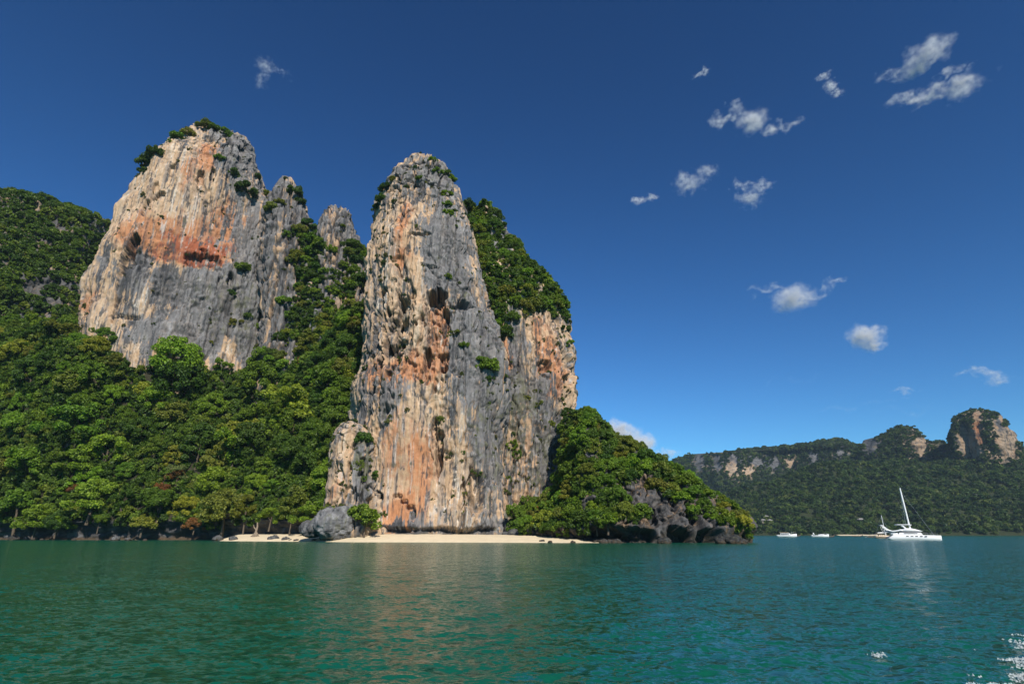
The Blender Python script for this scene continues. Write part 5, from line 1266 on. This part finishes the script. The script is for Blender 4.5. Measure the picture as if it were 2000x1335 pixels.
# ------------------------------------------------------------------ clouds
def cloud(lobes, alt, dens, label, noise=1.0, seed=0, name='cloud'):
    """lobes: (u, v, ru, rv) puffs; the cloud floats at the height alt, each puff as deep as it is wide"""
    uc = np.mean([l[0] for l in lobes]); vc = np.mean([l[1] for l in lobes]); r = ray(uc, vc); k = (alt - EYE) / r[2]
    C0 = r * k + np.array((0, 0, EYE)); D = np.linalg.norm(r * k)
    fwd = r / np.linalg.norm(r); side = np.cross(fwd, (0, 0, 1)); side /= np.linalg.norm(side); up = np.cross(side, fwd)
    loc = []
    for u, v, ru, rv in lobes:
        q = ray(u, v); q = q * (D / (q @ fwd)) - fwd * D
        sc = D * np.linalg.norm(fwd) / (np.linalg.norm(r)); loc.append((q @ side, q @ up, ru * sc, rv * sc))
    km = N('cloud_vapour'); tc = km.n('TexCoord')
    tot = None
    R0 = max(max(l[2], l[3]) for l in loc)
    wn = km.n('TexNoise', i_Scale=1.5 / R0, i_Detail=3.0, i_Roughness=.5); ofs = km.n('VectorMath', operation='ADD'); km.l(tc.outputs['Object'], ofs.inputs[0]); ofs.inputs[1].default_value = (seed * 377.0, seed * 91.0, 0)
    km.l(ofs.outputs[0], wn.inputs['Vector'])
    wv = km.n('VectorMath', operation='MULTIPLY_ADD'); km.l(wn.outputs['Color'], wv.inputs[0]); wv.inputs[1].default_value = (R0 * 1.2 * noise,) * 3
    sb = km.n('VectorMath', operation='SUBTRACT'); km.l(tc.outputs['Object'], sb.inputs[0]); sb.inputs[1].default_value = (R0 * .6 * noise,) * 3; km.l(sb.outputs[0], wv.inputs[2])
    for x, y, a, b_ in loc:
        m1 = km.n('VectorMath', operation='SUBTRACT'); km.l(wv.outputs[0], m1.inputs[0]); m1.inputs[1].default_value = (x, y, 0)
        m2 = km.n('VectorMath', operation='DIVIDE'); km.l(m1.outputs[0], m2.inputs[0]); m2.inputs[1].default_value = (a, b_, min(a, b_) * 1.1)
        ln = km.n('VectorMath', operation='LENGTH'); km.l(m2.outputs[0], ln.inputs[0])
        f = km.math('SUBTRACT', 1.0, ln.outputs['Value'], clamp=True)
        tot = f if tot is None else km.math('MAXIMUM', tot, f)
    n2 = km.n('TexNoise', i_Scale=4.5 / R0, i_Detail=3.0, i_Roughness=.52); km.l(ofs.outputs[0], n2.inputs['Vector'])
    de = km.math('MULTIPLY', tot, km.math('MULTIPLY', km.math('SUBTRACT', n2.outputs[0], .26, clamp=True), 3.0))
    de = km.math('MULTIPLY', de, km.math('ADD', de, .35))
    pv = km.n('VolumePrincipled'); pv.inputs['Color'].default_value = (.97, .97, .98, 1); pv.inputs['Anisotropy'].default_value = -.15
    km.l(km.math('MULTIPLY', de, dens / R0), pv.inputs['Density']); km.l(pv.outputs[0], km.out.inputs['Volume'])
    import bmesh
    bm = bmesh.new(); g_ = 1.25 + .35 * noise
    x0 = min(l[0] - l[2] * g_ for l in loc); x1 = max(l[0] + l[2] * g_ for l in loc); y0 = min(l[1] - l[3] * g_ for l in loc); y1 = max(l[1] + l[3] * g_ for l in loc); z1 = max(min(l[2], l[3]) for l in loc) * 1.5
    bmesh.ops.create_icosphere(bm, subdivisions=3, radius=1)
    for v_ in bm.verts:
        c_ = v_.co; c_.x, c_.y, c_.z = (x0 + x1) / 2 + c_.x * (x1 - x0) * .62, (y0 + y1) / 2 + c_.y * (y1 - y0) * .66, c_.z * z1
    me = bpy.data.meshes.new(name); bm.to_mesh(me); bm.free()
    o = put(name, me, km.m, label=label, category='cloud', group='small white fair weather clouds')
    o.matrix_world = Matrix(((side[0], up[0], -fwd[0], C0[0]), (side[1], up[1], -fwd[1], C0[1]), (side[2], up[2], -fwd[2], C0[2]), (0, 0, 0, 1)))
    return o
CL = [
    ([(1820, 98, 42, 26), (1790, 125, 46, 20), (1745, 142, 40, 12)], 1500, 5, 1.3, 'wispy white upper puff of the pair high on the right'),
    ([(1888, 165, 44, 24), (1825, 180, 50, 14), (1770, 188, 44, 11), (1850, 145, 24, 10)], 1500, 6, 1.3, 'brightest ragged cloud directly below the upper puff on the right'),
    ([(1468, 238, 34, 26), (1425, 222, 40, 15), (1525, 250, 42, 12), (1405, 235, 22, 16)], 1450, 5, 1.4, 'ragged winged cloud in the upper sky right of centre'),
    ([(1345, 358, 34, 20), (1378, 335, 22, 18)], 1400, 3, 1.6, 'faint feathery cloud below and left of the winged cloud'),
    ([(1465, 385, 26, 20), (1488, 362, 24, 12), (1450, 362, 20, 10)], 1400, 3, 1.6, 'thin broken cloud right of the feathery one'),
    ([(1248, 391, 18, 9), (1275, 385, 18, 7)], 1400, 3.5, 1.5, 'tiny white puff left of the feathery cloud'),
    ([(1608, 150, 16, 9), (1622, 168, 15, 14), (1632, 182, 14, 8)], 1500, 2.6, 1.6, 'small slanting wisp between the winged cloud and the upper right pair'),
    ([(1366, 146, 14, 6), (1377, 140, 7, 9)], 1500, 3.5, 1.6, 'tiny bright wisp alone above the winged cloud'),
    ([(1552, 584, 46, 30), (1500, 567, 36, 10), (1590, 572, 30, 12), (1628, 557, 22, 9)], 1150, 4, 1.2, 'soft winged cloud in the middle of the right sky'),
    ([(1690, 655, 38, 22), (1705, 672, 26, 18)], 1100, 7, 1.0, 'compact oval white cloud below the soft winged one'),
    ([(1948, 735, 26, 14), (1900, 728, 34, 7), (1925, 728, 40, 7)], 1000, 3, 1.4, 'low flat cloud near the right edge above the rock tower'),
    ([(1768, 762, 26, 9)], 1000, 1.8, 1.4, 'faint grey smudge of cloud above the far hump'),
    ([(1205, 846, 50, 28), (1245, 868, 44, 24)], 1100, 14, .8, 'dense white cloud top peeping over the headland ridge'),
    ([(1300, 884, 36, 12)], 1000, 3, 1.2, 'low pale cloud bank behind the tip of the wooded ridge'),
    ([(1470, 752, 130, 7), (1600, 738, 150, 6), (1380, 764, 90, 5)], 1300, .8, .7, 'long faint streak of high cloud low over the far ridge'),
    ([(1660, 798, 110, 7), (1780, 806, 90, 6)], 1300, .8, .7, 'faint pale streak just left of the far rock tower summit'),
    ([(522, 130, 22, 16), (512, 155, 14, 22), (545, 138, 26, 8)], 1700, 1.0, 1.8, 'very thin veil of cloud high above the two towers'),
]
for i, (lb, alt, dn, no, lab) in enumerate(CL): cloud(lb, alt, dn, lab, no, seed=i + 1)

# ------------------------------------------------------------------ the air over the bay
hz = N('sea_air'); pv = hz.n('VolumePrincipled'); pv.inputs['Color'].default_value = (.62, .80, 1.0, 1); pv.inputs['Density'].default_value = HAZE
pv.inputs['Anisotropy'].default_value = 0.0
hz.l(pv.outputs[0], hz.out.inputs['Volume'])
box('haze', (-1500, -300, -4), (2600, 2600, 420), hz.m, None, bev=0)
bpy.data.objects['haze']['kind'] = 'stuff'; bpy.data.objects['haze']['label'] = 'thin bluish sea air over the bay'

# ------------------------------------------------------------------ look-alikes get their place among each other
bpy.context.view_layer.update()
seen = {}
for o in bpy.data.objects:
    if o.parent is None and 'label' in o and 'category' in o: seen.setdefault(o['label'], []).append(o)
ORD = ['leftmost', 'second', 'third', 'fourth', 'fifth', 'sixth', 'seventh', 'eighth', 'ninth', 'tenth', 'eleventh', 'twelfth']
NUM = {2: 'two', 3: 'three', 4: 'four', 5: 'five', 6: 'six', 7: 'seven', 8: 'eight', 9: 'nine', 10: 'ten', 11: 'eleven', 12: 'twelve'}
def order(lab, os_):
    os_.sort(key=lambda o: pix(np.array(o.matrix_world.translation))[0])
    for i, o in enumerate(os_):
        o['label'] = lab + ', ' + ('leftmost' if i == 0 else 'rightmost' if i == len(os_) - 1 else ORD[i] + ' from left')
for lab, os_ in seen.items():
    if len(os_) < 2: continue
    if len(os_) <= 6: order(lab, os_); continue
    os_.sort(key=lambda o: pix(np.array(o.matrix_world.translation))[1])
    nt_ = math.ceil(len(os_) / 6); nm_ = {2: ('upper', 'lower'), 3: ('upper', 'middle', 'lower')}.get(nt_, ('top', 'upper', 'lower', 'bottom', 'lowest', 'very lowest'))
    for j in range(nt_):
        part = os_[j * len(os_) // nt_:(j + 1) * len(os_) // nt_]
        if len(part) == 1: part[0]['label'] = f'{lab}, {nm_[j]} row'
        else: order(f'{lab}, {nm_[j]} row', part)
